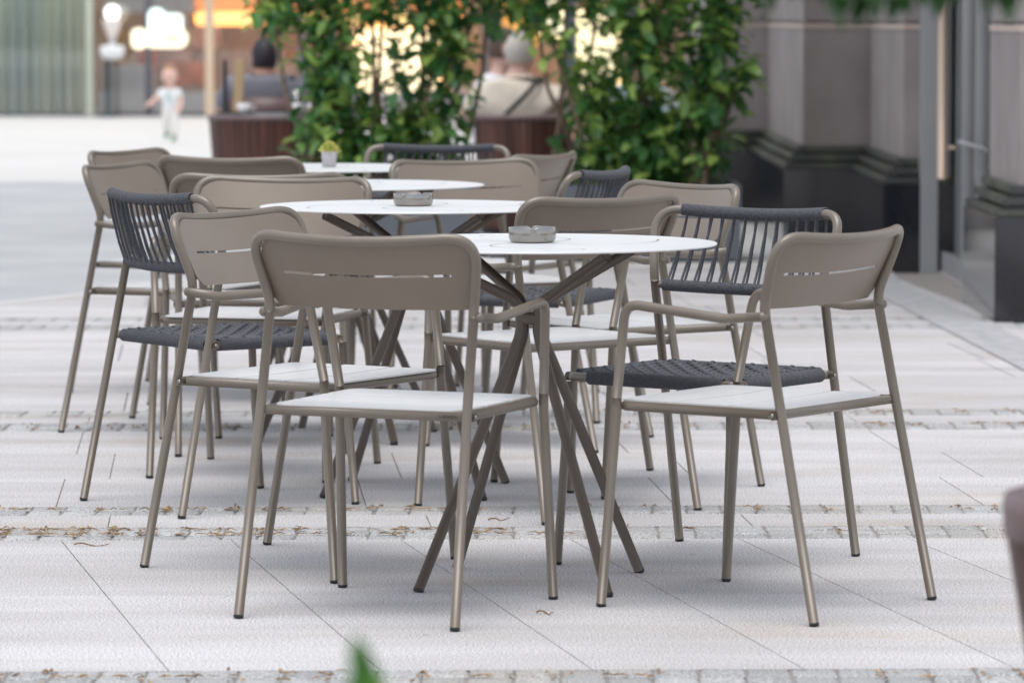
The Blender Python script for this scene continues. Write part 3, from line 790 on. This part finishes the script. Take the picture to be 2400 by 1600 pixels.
def cl(px, py, rx, rz, k, dd=0., ry=None):
    d = DS+dd; f = d/FPX
    return (at(px, py, d), (rx*f*1.12, (ry or rx*f*1.12), rz*f*1.12), k*.80)
def bpos(px, dd=0.): p = at(px, 400, DS+dd); return (p.x, p.y, .36)
shrub('shrub', bpos(745), [cl(680, 5, 88, 66, 230, .1), cl(640, 20, 45, 34, 50, .1), cl(775, 140, 55, 85, 220), cl(770, 270, 55, 75, 200), cl(745, -110, 110, 90, 240), cl(740, 375, 45, 45, 110)], 'leafy shrub at the left end of the hedge, overhanging the slatted tub table', 11)
shrub('shrub', bpos(850, .12), [cl(830, 320, 85, 90, 420), cl(800, 60, 60, 90, 190), cl(870, -80, 120, 90, 260), cl(800, 200, 42, 75, 130)], 'shrub above the potted succulent, second from the left, glossy lower leaves', 12)
shrub('shrub', bpos(960, .05), [cl(950, 330, 85, 85, 420), cl(985, 245, 60, 42, 130), cl(900, 15, 70, 60, 110), cl(925, 150, 85, 90, 75, .15), cl(1020, 60, 60, 110, 230), cl(1000, -100, 120, 80, 220)], 'shrub in front of the brightest lit window gap', 13)
shrub('shrub', bpos(1035, .2), [cl(1048, 115, 44, 100, 260), cl(1035, 320, 42, 80, 140), cl(1110, 0, 62, 46, 150), cl(1150, -70, 110, 60, 200)], 'shrub whose branches reach over the head of the man with the strap', 14)
shrub('shrub', bpos(1330, .1), [cl(1285, 75, 24, 60, 60, -.2), cl(1250, 8, 62, 40, 150), cl(1400, 230, 58, 95, 250), cl(1400, 380, 60, 50, 180), cl(1400, 20, 55, 70, 110), cl(1330, -80, 110, 60, 160)], 'shrub with a slanting bare stem beside the tub chair of the man with the strap', 15, 1.3)
shrub('shrub', bpos(1510, .0), [cl(1530, 90, 85, 120, 400), cl(1495, 300, 85, 110, 400), cl(1540, 395, 80, 45, 170), cl(1520, -90, 120, 70, 220)], 'dense dark shrub in the middle of the right planter', 16, 1.7)
shrub('shrub', bpos(1640, -.1), [cl(1690, 50, 80, 90, 280), cl(1650, 190, 85, 90, 280), cl(1630, 330, 62, 70, 190), cl(1600, 405, 70, 32, 120), cl(1700, -80, 110, 60, 160), cl(1745, 150, 30, 60, 50)], 'airy shrub at the right end of the hedge against the stone wall', 17, 1.25)
def planter(px0, px1, label, dd=0.):
    d = DS+dd; xa, xb = (px0-1200)*d/FPX, (px1-1200)*d/FPX; cx = (xa+xb)/2; w = (xb-xa)/2
    o = empty('planter_box', (cx, d, 0)); h = .38
    b = B()
    box(b, -w, w, -.30, -.272, 0, h, .004); box(b, -w, w, .272, .30, 0, h, .004); box(b, -w, -w+.028, -.2715, .2715, 0, h, .004); box(b, w-.028, w, -.2715, .2715, 0, h, .004)
    obj('box', b, PLM, o, smooth=False); b = B(); box(b, -w+.03, w-.03, -.27, .27, .05, h-.04); obj('soil', b, SOIL, o, smooth=False)
    tag(o, label, 'planter', 'grey planter boxes under the hedge')
planter(735, 1125, 'grey planter box under the left shrubs')
planter(1300, 1730, 'grey planter box under the right shrubs, beside the stone plinth')

# ------------------------------------------------------------------ slatted tub furniture
WOOD = mat('dark_red_wood', (.052, .017, .011), .5, var=(.108, .038, .025), scale=3, stretch=(6, 6, .6), island=.45, bump=.2, bscale=60)
RIM = mat('wood_rim', (.12, .075, .078), .45, var=(.17, .11, .11), scale=8)
def slat_ring(b, r0, r1, z0, z1, n, a0=0, a1=2*PI, th=.018):
    for k in range(n):
        a = a0+(a1-a0)*(k+.5)/n; da = (a1-a0)/n*.45
        P = []
        for (r, z) in ((r0, z0), (r1, z1)):
            for rr, s in ((r, -1), (r, 1), (r-th, 1), (r-th, -1)):
                P.append(b.verts.new((rr*math.cos(a+s*da), rr*math.sin(a+s*da), z)))
        for f in ((0, 1, 5, 4), (1, 2, 6, 5), (2, 3, 7, 6), (3, 0, 4, 7), (4, 5, 6, 7), (3, 2, 1, 0)): b.faces.new([P[i] for i in f])
def tub(name, px0, px1, ytop, d, label, chair=False, face=0., tp=.86, rh=.03):
    xa, xb = (px0-1200)*d/FPX, (px1-1200)*d/FPX; r = (xb-xa)/2; zt = HC-(ytop-YH)*d/FPX
    o = empty(name, ((xa+xb)/2, d, 0), face)
    a0, a1 = (0, 2*PI) if not chair else (R(-200), R(20))
    b = B(); slat_ring(b, r*tp, r*.985, .03, zt-rh, 44 if not chair else 30, a0, a1); obj('slats', b, WOOD, o, smooth=False)
    b = B()
    if chair:
        n = 30; tube(b, [((r*.965)*math.cos(a0+(a1-a0)*i/n), (r*.965)*math.sin(a0+(a1-a0)*i/n), zt-.017) for i in range(n+1)], .022, 8, flat=(.75, 1.2)); obj('rim', b, RIM, o)
        b = B(); lathe(b, [(0.001, .30), (r*.84, .30), (r*.86, .32), (r*.86, .36), (r*.83, .38), (.001, .385)], 32); obj('cushion', b, mat('seat_cushion', (.2, .17, .15), .9), o)
    else:
        lathe(b, [(r*.90, zt-rh), (r, zt-rh), (r*1.01, zt-.015), (r, zt), (r*.86, zt)], 48); obj('rim', b, RIM, o)
        b = B(); lathe(b, [(.001, zt-.004), (r*.88, zt-.004), (r*.88, zt+.004), (.001, zt+.006)], 48); obj('tabletop', b, mat('slate_top', (.12, .13, .14), .35), o)
    b = B(); lathe(b, [(.001, 0), (r*tp*.97, 0), (r*tp*.97, .03), (.001, .03)], 32); obj('base', b, BLACK, o)
    return o, r, zt
t_, tr_, tz = tub('tub_table', 488, 778, 268, 25.6, '')
tag(t_, 'round dark slatted wood table with cups, left of the shrubs', 'table')
tx, ty = t_.location.x, t_.location.y
# things on the tub table
WHITE = mat('white_china', (.80, .78, .79), .25)
def cup(px, dy, label):
    o = empty('coffee_cup', ((px-1200)*25.6/FPX, ty+dy, tz+.0065)); b = B(); lathe(b, [(.06, .0), (.07, .004), (.03, .003)], 24); obj('saucer', b, BLACK, o)
    b = B(); lathe(b, [(.025, .004), (.034, .012), (.046, .062), (.044, .062), (.032, .014), (.001, .010)], 24); c = obj('bowl', b, WHITE, o)
    b = B(); tube(b, [(.044, 0, .05), (.066, 0, .045), (.062, 0, .025), (.040, 0, .022)], .005, 6); obj('handle', b, WHITE, c)
    tag(o, label, 'cup', 'cups on the slatted table')
cup(577, -.14, 'white coffee cup at the left side of the slatted table')
cup(697, -.10, 'white coffee cup at the right side of the slatted table, under the red drink')
cup(738, .02, 'white coffee cup on the far right edge of the slatted table')
b = B(); box(b, -.075, .075, -.05, .05, 0, .012, .004); o = obj('tray', b, BLACK, loc=((537-1200)*25.6/FPX, ty-.05, tz+.0065)); o.rotation_euler = (0, 0, .2); tag(o, 'small black bill tray at the left rim of the slatted table', 'tray')
o = empty('drink_glass', ((693-1200)*25.6/FPX, ty+.12, tz+.0065)); b = B(); lathe(b, [(.03, 0), (.036, .005), (.04, .13), (.037, .13), (.033, .01), (.001, .008)], 24); obj('tumbler', b, GLASS, o)
b = B(); lathe(b, [(.031, .012), (.035, .075), (.001, .075)], 20); obj('red_drink', b, mat('red_drink', (.30, .035, .03), .2), o); b = B(); lathe(b, [(.035, .0755), (.0365, .12), (.02, .135), (.001, .135)], 20); obj('foam', b, WHITE, o); tag(o, 'tall glass of red drink topped white on the slatted table', 'glass')
def side_chair(px, d, yt, label):
    o = empty('wooden_chair', ((px-1200)*d/FPX, d, 0)); zt = HC-(yt-YH)*d/FPX
    b = B(); box(b, -.23, .23, -.01, .03, zt-.16, zt, .01); obj('backrest', b, RIM, o)
    b = B(); box(b, -.23, .23, .03, .46, .40, .44, .01); obj('seat', b, RIM, o)
    for sx in (-.21, .21):
        for sy, h in ((.01, zt-.02), (.43, .40)):
            b = B(); box(b, sx-.018, sx+.018, sy-.018, sy+.018, 0, h, .003); obj('leg', b, WOOD, o)
    tag(o, label, 'chair'); return o
side_chair(624, 26.6, 226, 'wooden chair with mauve brown backrest under the man in the grey shirt')
# folded standing board by his left
o = empty('menu_stand', ((545-1200)*26.3/FPX, 26.3, 0)); b = B(); box(b, -.03, .03, -.012, .012, .62, .98, .004, Matrix.Rotation(.05, 4, 'Y')); obj('board', b, mat('tan_board', (.50, .36, .20), .6), o, smooth=False)
b = B(); tube(b, [(-.045, .02, 0), (-.045, .02, .97)], .012, 8); tube(b, [(.03, .02, 0), (.03, .02, .62)], .012, 8); obj('leg', b, BLACK, o); tag(o, 'tan upright menu board left of the man in the grey shirt', 'menu stand')
tc_, cr_, cz = tub('tub_chair', 1108, 1345, 266, 24.6, '', True); tag(tc_, 'dark slatted tub chair under the man in the cream shirt', 'chair')
t3, r3, z3 = tub('tub_chair', 1440, 1640, 290, 25.2, '', True); tag(t3, 'dark slatted tub chair half hidden behind the right shrubs', 'chair')
# tub at the right picture edge, close to the camera
p = at(2366, 1160, 5.2)
o, r_, z_ = tub('tub_table', 2362, 3150, 1165, 5.2, '', tp=.52, rh=.05); tag(o, 'blurred slatted tub table cut off by the right picture edge', 'table')

# ------------------------------------------------------------------ people
def skinned(name, verts, edges, radii, m, parent, root=0, sub=2):
    me = bpy.data.meshes.new(name); me.from_pydata([tuple(v) for v in verts], edges, []); me.materials.append(m)
    o = bpy.data.objects.new(name, me); COL.objects.link(o); o.parent = parent
    md = o.modifiers.new('Skin', 'SKIN'); md.use_smooth_shade = True
    for i, r in enumerate(radii):
        s = me.skin_vertices[0].data[i]; s.radius = r if isinstance(r, tuple) else (r, r); s.use_root = (i == root)
    sb = o.modifiers.new('Sub', 'SUBSURF'); sb.levels = sb.render_levels = sub
    return o
def blob(name, c, rad, m, parent, cut=None, rot=None):
    b = B(); bmesh.ops.create_uvsphere(b, u_segments=24, v_segments=16, radius=1.)
    M = Matrix.Translation(c) @ (rot.to_matrix().to_4x4() if rot else Matrix()) @ Matrix.Diagonal((*rad, 1))
    if cut is not None:
        bmesh.ops.delete(b, geom=[v for v in b.verts if cut(v.co)], context='VERTS')
    for v in b.verts: v.co = M @ v.co
    o = obj(name, b, m, parent)
    if cut is not None: o.modifiers.new('s', 'SOLIDIFY').thickness = .012
    return o
def person(loc, yaw, label, skin, shirt, pants, hair, J, head_r=.105, hairlong=False, strap=None, short=True, shoes=None, turn=0., sc=1.):
    """J: joints in local space (x right, y forward): pelvis chest neck head, shoulders, elbows, hands, hips, knees, feet"""
    root = empty('person', loc, yaw); root.scale = (sc, sc, sc)
    SK = mat('skin_'+'%.2f' % skin[0], skin, .5, var=tuple(v*.9 for v in skin), scale=12)
    V = {k: Vector(v) for k, v in J.items()}
    names = ['pel', 'bel', 'che', 'nec', 'hed']; verts = [V[n] for n in names]; E = [(0, 1), (1, 2), (2, 3), (3, 4)]
    rad = [(.12, .09), (.12, .09), (.115, .08), .048, .06]
    for s in 'LR':
        i = len(verts); verts += [V['sh'+s], V['el'+s], V['wr'+s], V['ha'+s]]; E += [(2, i), (i, i+1), (i+1, i+2), (i+2, i+3)]; rad += [.050, .043, .029, .034]
        # four fingers and a thumb
        hv = (V['ha'+s]-V['wr'+s]).normalized(); sd = hv.cross(Vector((0, 0, 1)))
        sd = sd.normalized() if sd.length > .01 else Vector((1, 0, 0))
        hi = i+3
        for f in range(4):
            o_ = sd*(.024-.016*f); l = (.060, .068, .063, .048)[f]
            q = V['ha'+s]+o_+hv*.03
            j = len(verts); verts += [q, q+hv*l*.6-Vector((0, 0, .012)), q+hv*l-Vector((0, 0, .03))]; E += [(hi, j), (j, j+1), (j+1, j+2)]; rad += [.010, .009, .008]
        th = V['ha'+s]-hv*.02+sd*.036; j = len(verts); verts += [th, th+hv*.032+sd*.016]; E += [(hi, j), (j, j+1)]; rad += [.011, .009]
        i = len(verts); verts += [V['hi'+s], V['kn'+s], V['an'+s], V['to'+s]]; E += [(0, i), (i, i+1), (i+1, i+2), (i+2, i+3)]; rad += [.088, .062, .042, .036]
    body = skinned('body', verts, E, rad, SK, root)
    # head on the same neck
    h = V['hed']; Rt = Euler((0, 0, turn))
    hd = blob('head', h+Vector((0, .012, .035)), (head_r*.74, head_r*.92, head_r*1.12), SK, root, rot=Rt)
    def face(v): return h+Vector((0, .012, .035))+Rt.to_matrix() @ Vector(v)
    fr = head_r
    blob('nose', face((0, fr*.93, -.012)), (.012, .018, .016), SK, hd)
    for sx in (-1, 1):
        blob('eye', face((sx*.034, fr*.80, .012)), (.012, .008, .007), mat('eye', (.05, .035, .03), .2), hd)
        blob('ear', face((sx*fr*.74, -.005, 0)), (.010, .022, .032), SK, hd)
    blob('mouth', face((0, fr*.84, -.055)), (.024, .008, .006), mat('lip', (.42, .16, .14), .5), hd)
    HM = mat('hair_%.3f' % hair[0], hair, .6, bump=.6, bscale=90)
    def cut(v): return (v.y > .35 and v.z < .45) or v.z < (-.62 if not hairlong else -.95)
    blob('hair', h+Vector((0, .004, .045)), (head_r*.80, head_r*.99, head_r*1.16), HM, root, cut, Rt)
    # clothing follows the joints, a little thicker
    SM = mat('shirt_%.2f%.2f' % (shirt[0], shirt[2]), shirt, .9, var=tuple(v*.88 for v in shirt), scale=14, bump=.5, bscale=22)
    k = .62 if short else .97
    sv = [V['pel']+Vector((0, 0, -.09)), V['bel'], V['che'], V['che'].lerp(V['nec'], .55), V['che'].lerp(V['nec'], .80)]; se = [(0, 1), (1, 2), (2, 3), (3, 4)]; sr = [(.175, .135), (.17, .13), (.185, .14), (.125, .12), (.085, .085)]
    for s in 'LR':
        i = len(sv); sv += [V['sh'+s], V['sh'+s].lerp(V['el'+s], k if short else .9)]; se += [(2, i), (i, i+1)]; sr += [.085, .07]
        if not short: sv += [V['el'+s].lerp(V['wr'+s], .15), V['el'+s].lerp(V['wr'+s], .9)]; se += [(i+1, i+2), (i+2, i+3)]; sr += [.058, .046]
    skinned('shirt', sv, se, sr, SM, root)
    PM = mat('trousers_%.2f%.2f' % (pants[0], pants[2]), pants, .9, bump=.4, bscale=30)
    pv = [V['pel']+Vector((0, 0, .03)), V['pel']+Vector((0, 0, -.03))]; pe = [(0, 1)]; pr = [(.15, .115), (.15, .12)]
    for s in 'LR':
        i = len(pv); pv += [V['hi'+s], V['kn'+s], V['kn'+s].lerp(V['an'+s], .85)]; pe += [(1, i), (i, i+1), (i+1, i+2)]; pr += [.105, .078, .06]
    skinned('trousers', pv, pe, pr, PM, root)
    ST = mat('shoe_%.2f' % (shoes or (.05, .05, .05))[0], shoes or (.05, .05, .05), .6)
    for s in 'LR':
        a, t = V['an'+s], V['to'+s]; b = B(); tube(b, [a+Vector((0, -.04, -.035)), a+Vector((0, 0, -.01)), a.lerp(t, .6), t+(t-a)*.12], [.034, .044, .042, .026], 10); obj('shoe', b, ST, root)
    if strap:
        b = B(); tube(b, strap, .016, 6, flat=(1., .35)); obj('bag_strap', b, mat('strap_black', (.012, .02, .018), .6), root)
    tag(root, label, 'person')
    return root
def seated(sh=.20, zs=.40, zc=.80, lean=0., armL=None, armR=None, headdx=0., hz=.0):
    J = dict(pel=(0, 0, zs+.07), bel=(0, -.01+lean*.3, zs+.24), che=(0, .0+lean*.8, zc-.02), nec=(headdx*.4, .02+lean, zc+.12), hed=(headdx, .04+lean, zc+.21+hz),
             hiL=(-.09, .06, zs+.06), hiR=(.09, .06, zs+.06), knL=(-.13, .44, zs+.08), knR=(.13, .44, zs+.08), anL=(-.13, .42, .09), anR=(.13, .42, .09), toL=(-.14, .56, .045), toR=(.14, .56, .045))
    for s, k in (('L', -1), ('R', 1)):
        J['sh'+s] = (k*sh, lean*.9, zc+.03)
    J.update(elL=(-.29, .10+lean, zc-.22), wrL=(-.20, .34+lean, zc-.20), haL=(-.17, .41+lean, zc-.20), elR=(.29, .10+lean, zc-.22), wrR=(.20, .34+lean, zc-.20), haR=(.17, .41+lean, zc-.20))
    if armL: J.update(armL)
    if armR: J.update(armR)
    return J
# man in the cream shirt, back to us, leaning to his left
d = 24.75; p = at(1212, 266, d)
Jm = seated(.225, .40, .80, .06, headdx=.01, hz=-.02)
Jm['shL'] = (-.225, .05, .775); Jm['shR'] = (.225, .05, .775)
Jm.update(elL=(-.34, .06, .60), wrL=(-.27, .30, .63), haL=(-.25, .37, .64))
person((p.x, d, 0), R(-4), 'man in a cream shirt with a dark strap across his back', (.62, .40, .33), (.74, .66, .56), (.10, .10, .12), (.50, .46, .42), Jm, strap=[(-.145, -.118, .57), (-.05, -.128, .68), (.06, -.115, .79), (.13, -.06, .875), (.14, .03, .885)], turn=-.5)
# companion to his left
d = 25.6; p = at(1150, 266, d)
person((p.x, d+.1, 0), R(-100), 'person in a white top beside the man in the cream shirt', (.62, .36, .28), (.85, .85, .88), (.20, .18, .22), (.10, .06, .045), seated(.19, .40, .80, .04), turn=.2)
# man in grey
d = 26.75; p = at(622, 240, d)
person((p.x, d, 0), R(6), 'dark haired man in a grey shirt seated behind the slatted table', (.55, .30, .22), (.19, .19, .225), (.06, .06, .08), (.014, .011, .018), seated(.20, .42, .775, .02, hz=-.045, armR=dict(elR=(.28, .10, .56), wrR=(.22, .16, .74), haR=(.19, .17, .81))), turn=.1)
# people half hidden behind the right shrubs
d = 25.6; p = at(1492, 250, d)
person((p.x, d, 0), R(150), 'person in a pale teal top half hidden behind the right shrubs', (.66, .36, .27), (.50, .66, .66), (.16, .15, .17), (.06, .04, .03), seated(.18, .40, .74, .03))
# toddler walking on the plaza
d = gd(331); p = at(400, 331, d); hh = 180*d/FPX/.80
Jt = dict(pel=(0, 0, .33), bel=(0, 0, .40), che=(0, .0, .50), nec=(0, .01, .575), hed=(0, .02, .655), shL=(-.085, 0, .515), elL=(-.125, .01, .42), wrL=(-.105, .06, .36), haL=(-.10, .085, .33),
          shR=(.085, 0, .515), elR=(.15, .02, .44), wrR=(.20, .06, .40), haR=(.215, .08, .385), hiL=(-.045, 0, .30), hiR=(.045, 0, .30), knL=(-.05, .03, .18), knR=(.05, -.02, .18), anL=(-.045, .02, .05), anR=(.05, -.08, .08), toL=(-.045, .09, .02), toR=(.05, -.02, .05))
def toddler():
    root = empty('person', (p.x, d, 0), R(175)); root.scale = (hh, hh, hh)
    SK = mat('skin_child', (.72, .46, .38), .5); V = {k: Vector(v) for k, v in Jt.items()}
    verts = [V[n] for n in ('pel', 'bel', 'che', 'nec', 'hed')]; E = [(0, 1), (1, 2), (2, 3), (3, 4)]; rad = [.065, .068, .066, .034, .05]
    for s in 'LR':
        i = len(verts); verts += [V['sh'+s], V['el'+s], V['wr'+s], V['ha'+s]]; E += [(2, i), (i, i+1), (i+1, i+2), (i+2, i+3)]; rad += [.032, .026, .02, .02]
        hv = (V['ha'+s]-V['wr'+s]).normalized()
        for f in range(5):
            q = V['ha'+s]+Vector((.012*(f-2), 0, 0)); j = len(verts); verts += [q+hv*.012, q+hv*(.034 if f else .022)]; E += [(i+3, j), (j, j+1)]; rad += [.006, .005]
        i = len(verts); verts += [V['hi'+s], V['kn'+s], V['an'+s], V['to'+s]]; E += [(0, i), (i, i+1), (i+1, i+2), (i+2, i+3)]; rad += [.046, .036, .026, .022]
    skinned('body', verts, E, rad, SK, root)
    hc = V['hed']+Vector((0, .01, .03)); hd = blob('head', hc, (.078, .086, .096), SK, root)
    blob('nose', hc+Vector((0, .086, -.008)), (.008, .01, .009), SK, hd); blob('mouth', hc+Vector((0, .078, -.042)), (.014, .006, .004), mat('lip', (.42, .16, .14), .5), hd)
    for sx in (-1, 1): blob('eye', hc+Vector((sx*.03, .077, .004)), (.008, .006, .006), mat('eye', (.05, .035, .03), .2), hd); blob('ear', hc+Vector((sx*.078, 0, -.005)), (.008, .015, .02), SK, hd)
    blob('hair', hc+Vector((0, -.006, .012)), (.082, .09, .096), mat('hair_child', (.42, .25, .15), .7), root, lambda v: (v.y > .3 and v.z < .5) or v.z < -.35)
    WC = mat('child_shirt', (.82, .82, .82), .9, var=(.75, .76, .76), scale=9)
    sv = [V['pel']+Vector((0, 0, -.05)), V['bel'], V['che'], V['che'].lerp(V['nec'], .6)]; se = [(0, 1), (1, 2), (2, 3)]; sr = [.082, .086, .084, .05]
    for s in 'LR': i = len(sv); sv += [V['sh'+s], V['sh'+s].lerp(V['el'+s], .7)]; se += [(2, i), (i, i+1)]; sr += [.046, .042]
    sh = skinned('shirt', sv, se, sr, WC, root)
    b = B(); tube(b, [(-.02, .088, .42), (0, .092, .46), (.02, .088, .50)], .012, 6); obj('shirt_print', b, mat('teal_print', (.15, .42, .36), .8), sh)
    pv = [V['pel']+Vector((0, 0, .06)), V['pel']+Vector((0, 0, -.02))]; pe = [(0, 1)]; pr = [.075, .078]
    for s in 'LR': i = len(pv); pv += [V['hi'+s], V['kn'+s], V['kn'+s].lerp(V['an'+s], .8)]; pe += [(1, i), (i, i+1), (i+1, i+2)]; pr += [.056, .047, .038]
    skinned('trousers', pv, pe, pr, mat('child_trousers', (.80, .78, .74), .9), root)
    for s in 'LR':
        a, t = V['an'+s], V['to'+s]; b = B(); tube(b, [a+Vector((0, -.02, -.025)), a+Vector((0, 0, -.01)), a.lerp(t, .6), t+(t-a)*.1], [.02, .03, .028, .018], 10); obj('shoe', b, mat('green_shoe', (.12, .28, .20), .6), root)
    tag(root, 'toddler in white walking across the pale plaza', 'person')
toddler()

# ------------------------------------------------------------------ out of focus greenery near the lens
FLEAF = leaf_mat('near_leaf', (.020, .09, .012), (.035, .14, .018), (.06, .20, .022))
def sprig():
    pt = at(864, 1522, 2.95); root = empty('grass_plant', (pt.x-.02, pt.y, 0)); b = B(); bs = B()
    H = pt.z
    tube(bs, [(0, 0, 0), (.01, 0, H*.5), (.02, 0, H-.02)], [.006, .005, .003], 6)
    rg = random.Random(3)
    for k in range(11): leaf(b, Vector((.02, 0, H-.042-.007*k)), Vector((rg.uniform(-.35, .35), rg.uniform(-.3, .3), .9)), Vector((0, 1, .1)), .052-.003*k, .020)
    for k in range(26):
        z = H*(.1+.75*rg.random()); a = rg.uniform(0, 2*PI); leaf(b, Vector((.012, 0, z)), Vector((math.cos(a), math.sin(a), .5)), Vector((0, 0, 1)), .09, .03)
    obj('stem', bs, BARK, root); obj('foliage', b, FLEAF, root); tag(root, 'blurred green leaf tip in front of the nearest slabs', 'plant')
sprig()
def near_tree():
    base = Vector((1.25, 4.6, 0)); root = empty('tree', base); bs = B(); b = B(); rg = random.Random(21)
    tube(bs, [(0, 0, 0), (.02, .02, .9), (-.02, 0, 1.7), (-.1, .05, 2.5)], [.07, .055, .045, .03], 12)
    DK = leaf_mat('dark_leaf', (.012, .045, .012), (.022, .075, .018), (.04, .11, .03))  # darker greens than the shrub leaves
    ends = []
    for (px, py, dd) in ((1690, -75, 4.3), (1915, -28, 4.4), (2000, -12, 4.4), (2095, -14, 4.5), (2290, -38, 4.5), (2370, -25, 4.5), (1780, -70, 4.4), (2180, -70, 4.5)):
        e = at(px, py, dd)-base; ends.append(e)
        tube(bs, [(-.03, .01, 1.75), Vector((-.03, .01, 1.75)).lerp(e, .5)+Vector((0, 0, .12)), e+Vector((0, 0, .03))], [.02, .01, .003], 6)
        for k in range(30):
            q = e+Vector((rg.gauss(0, .028), rg.gauss(0, .05), abs(rg.gauss(0, .03)))); leaf(b, q, Vector((rg.gauss(0, .6), rg.gauss(0, .6), rg.gauss(-.2, .4))), Vector((0, 0, 1)), .05*rg.uniform(.7, 1.1), .024)
    for k in range(900):
        v = Vector((rg.gauss(0, 1), rg.gauss(0, 1), rg.gauss(0, 1))).normalized()*rg.random()**.5
        q = Vector((-.1+v.x*.9, .05+v.y*.9, 2.5+v.z*.75)); leaf(b, q, Vector((rg.gauss(0, .6), rg.gauss(0, .6), rg.gauss(-.2, .4))), Vector((0, 0, 1)), .07, .034)
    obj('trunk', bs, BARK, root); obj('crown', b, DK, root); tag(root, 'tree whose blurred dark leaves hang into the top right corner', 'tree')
near_tree()

# ------------------------------------------------------------------ light, sky, camera
SUN_AZ, SUN_EL = R(-165), R(79)     # azimuth from +Y towards +X
w = bpy.data.worlds.new('World'); S.world = w; w.use_nodes = True; nt = w.node_tree
sky = nt.nodes.new('ShaderNodeTexSky'); sky.sky_type = 'NISHITA'; sky.sun_disc = False
sky.sun_elevation = SUN_EL; sky.sun_rotation = SUN_AZ; sky.air_density = 1.; sky.dust_density = 2.; sky.ozone_density = .6
hs_ = nt.nodes.new('ShaderNodeHueSaturation'); hs_.inputs['Saturation'].default_value = .34   # thin even cloud greys the blue
nt.links.new(sky.outputs[0], hs_.inputs['Color']); nt.links.new(hs_.outputs[0], nt.nodes['Background'].inputs['Color']); nt.nodes['Background'].inputs['Strength'].default_value = .15
sl = bpy.data.lights.new('sun', 'SUN'); sl.energy = 1.0; sl.angle = R(42); sl.color = (1., .96, .91)
so = bpy.data.objects.new('sun', sl); COL.objects.link(so)
dirv = Vector((math.sin(SUN_AZ)*math.cos(SUN_EL), math.cos(SUN_AZ)*math.cos(SUN_EL), math.sin(SUN_EL)))
so.rotation_euler = dirv.to_track_quat('Z', 'Y').to_euler(); so.location = (0, 0, 12)
cd = bpy.data.cameras.new('camera'); cam = bpy.data.objects.new('camera', cd); COL.objects.link(cam)
cam.location = (0, 0, HC); cam.rotation_euler = (R(90)-math.atan((800-YH)/FPX), 0, 0)
cd.sensor_width = 36; cd.lens = 36*FPX/2400; cd.clip_end = 2000; cd.clip_start = .05
cd.dof.use_dof = True; cd.dof.focus_distance = 9.8; cd.dof.aperture_fstop = 6.0
S.camera = cam
vs = S.view_settings; vs.view_transform = 'Standard'; vs.look = 'None'; vs.exposure = .75; vs.gamma = 1.; vs.use_curve_mapping = False
S.render.film_transparent = False
try: S.cycles.use_denoising = True
except Exception: pass
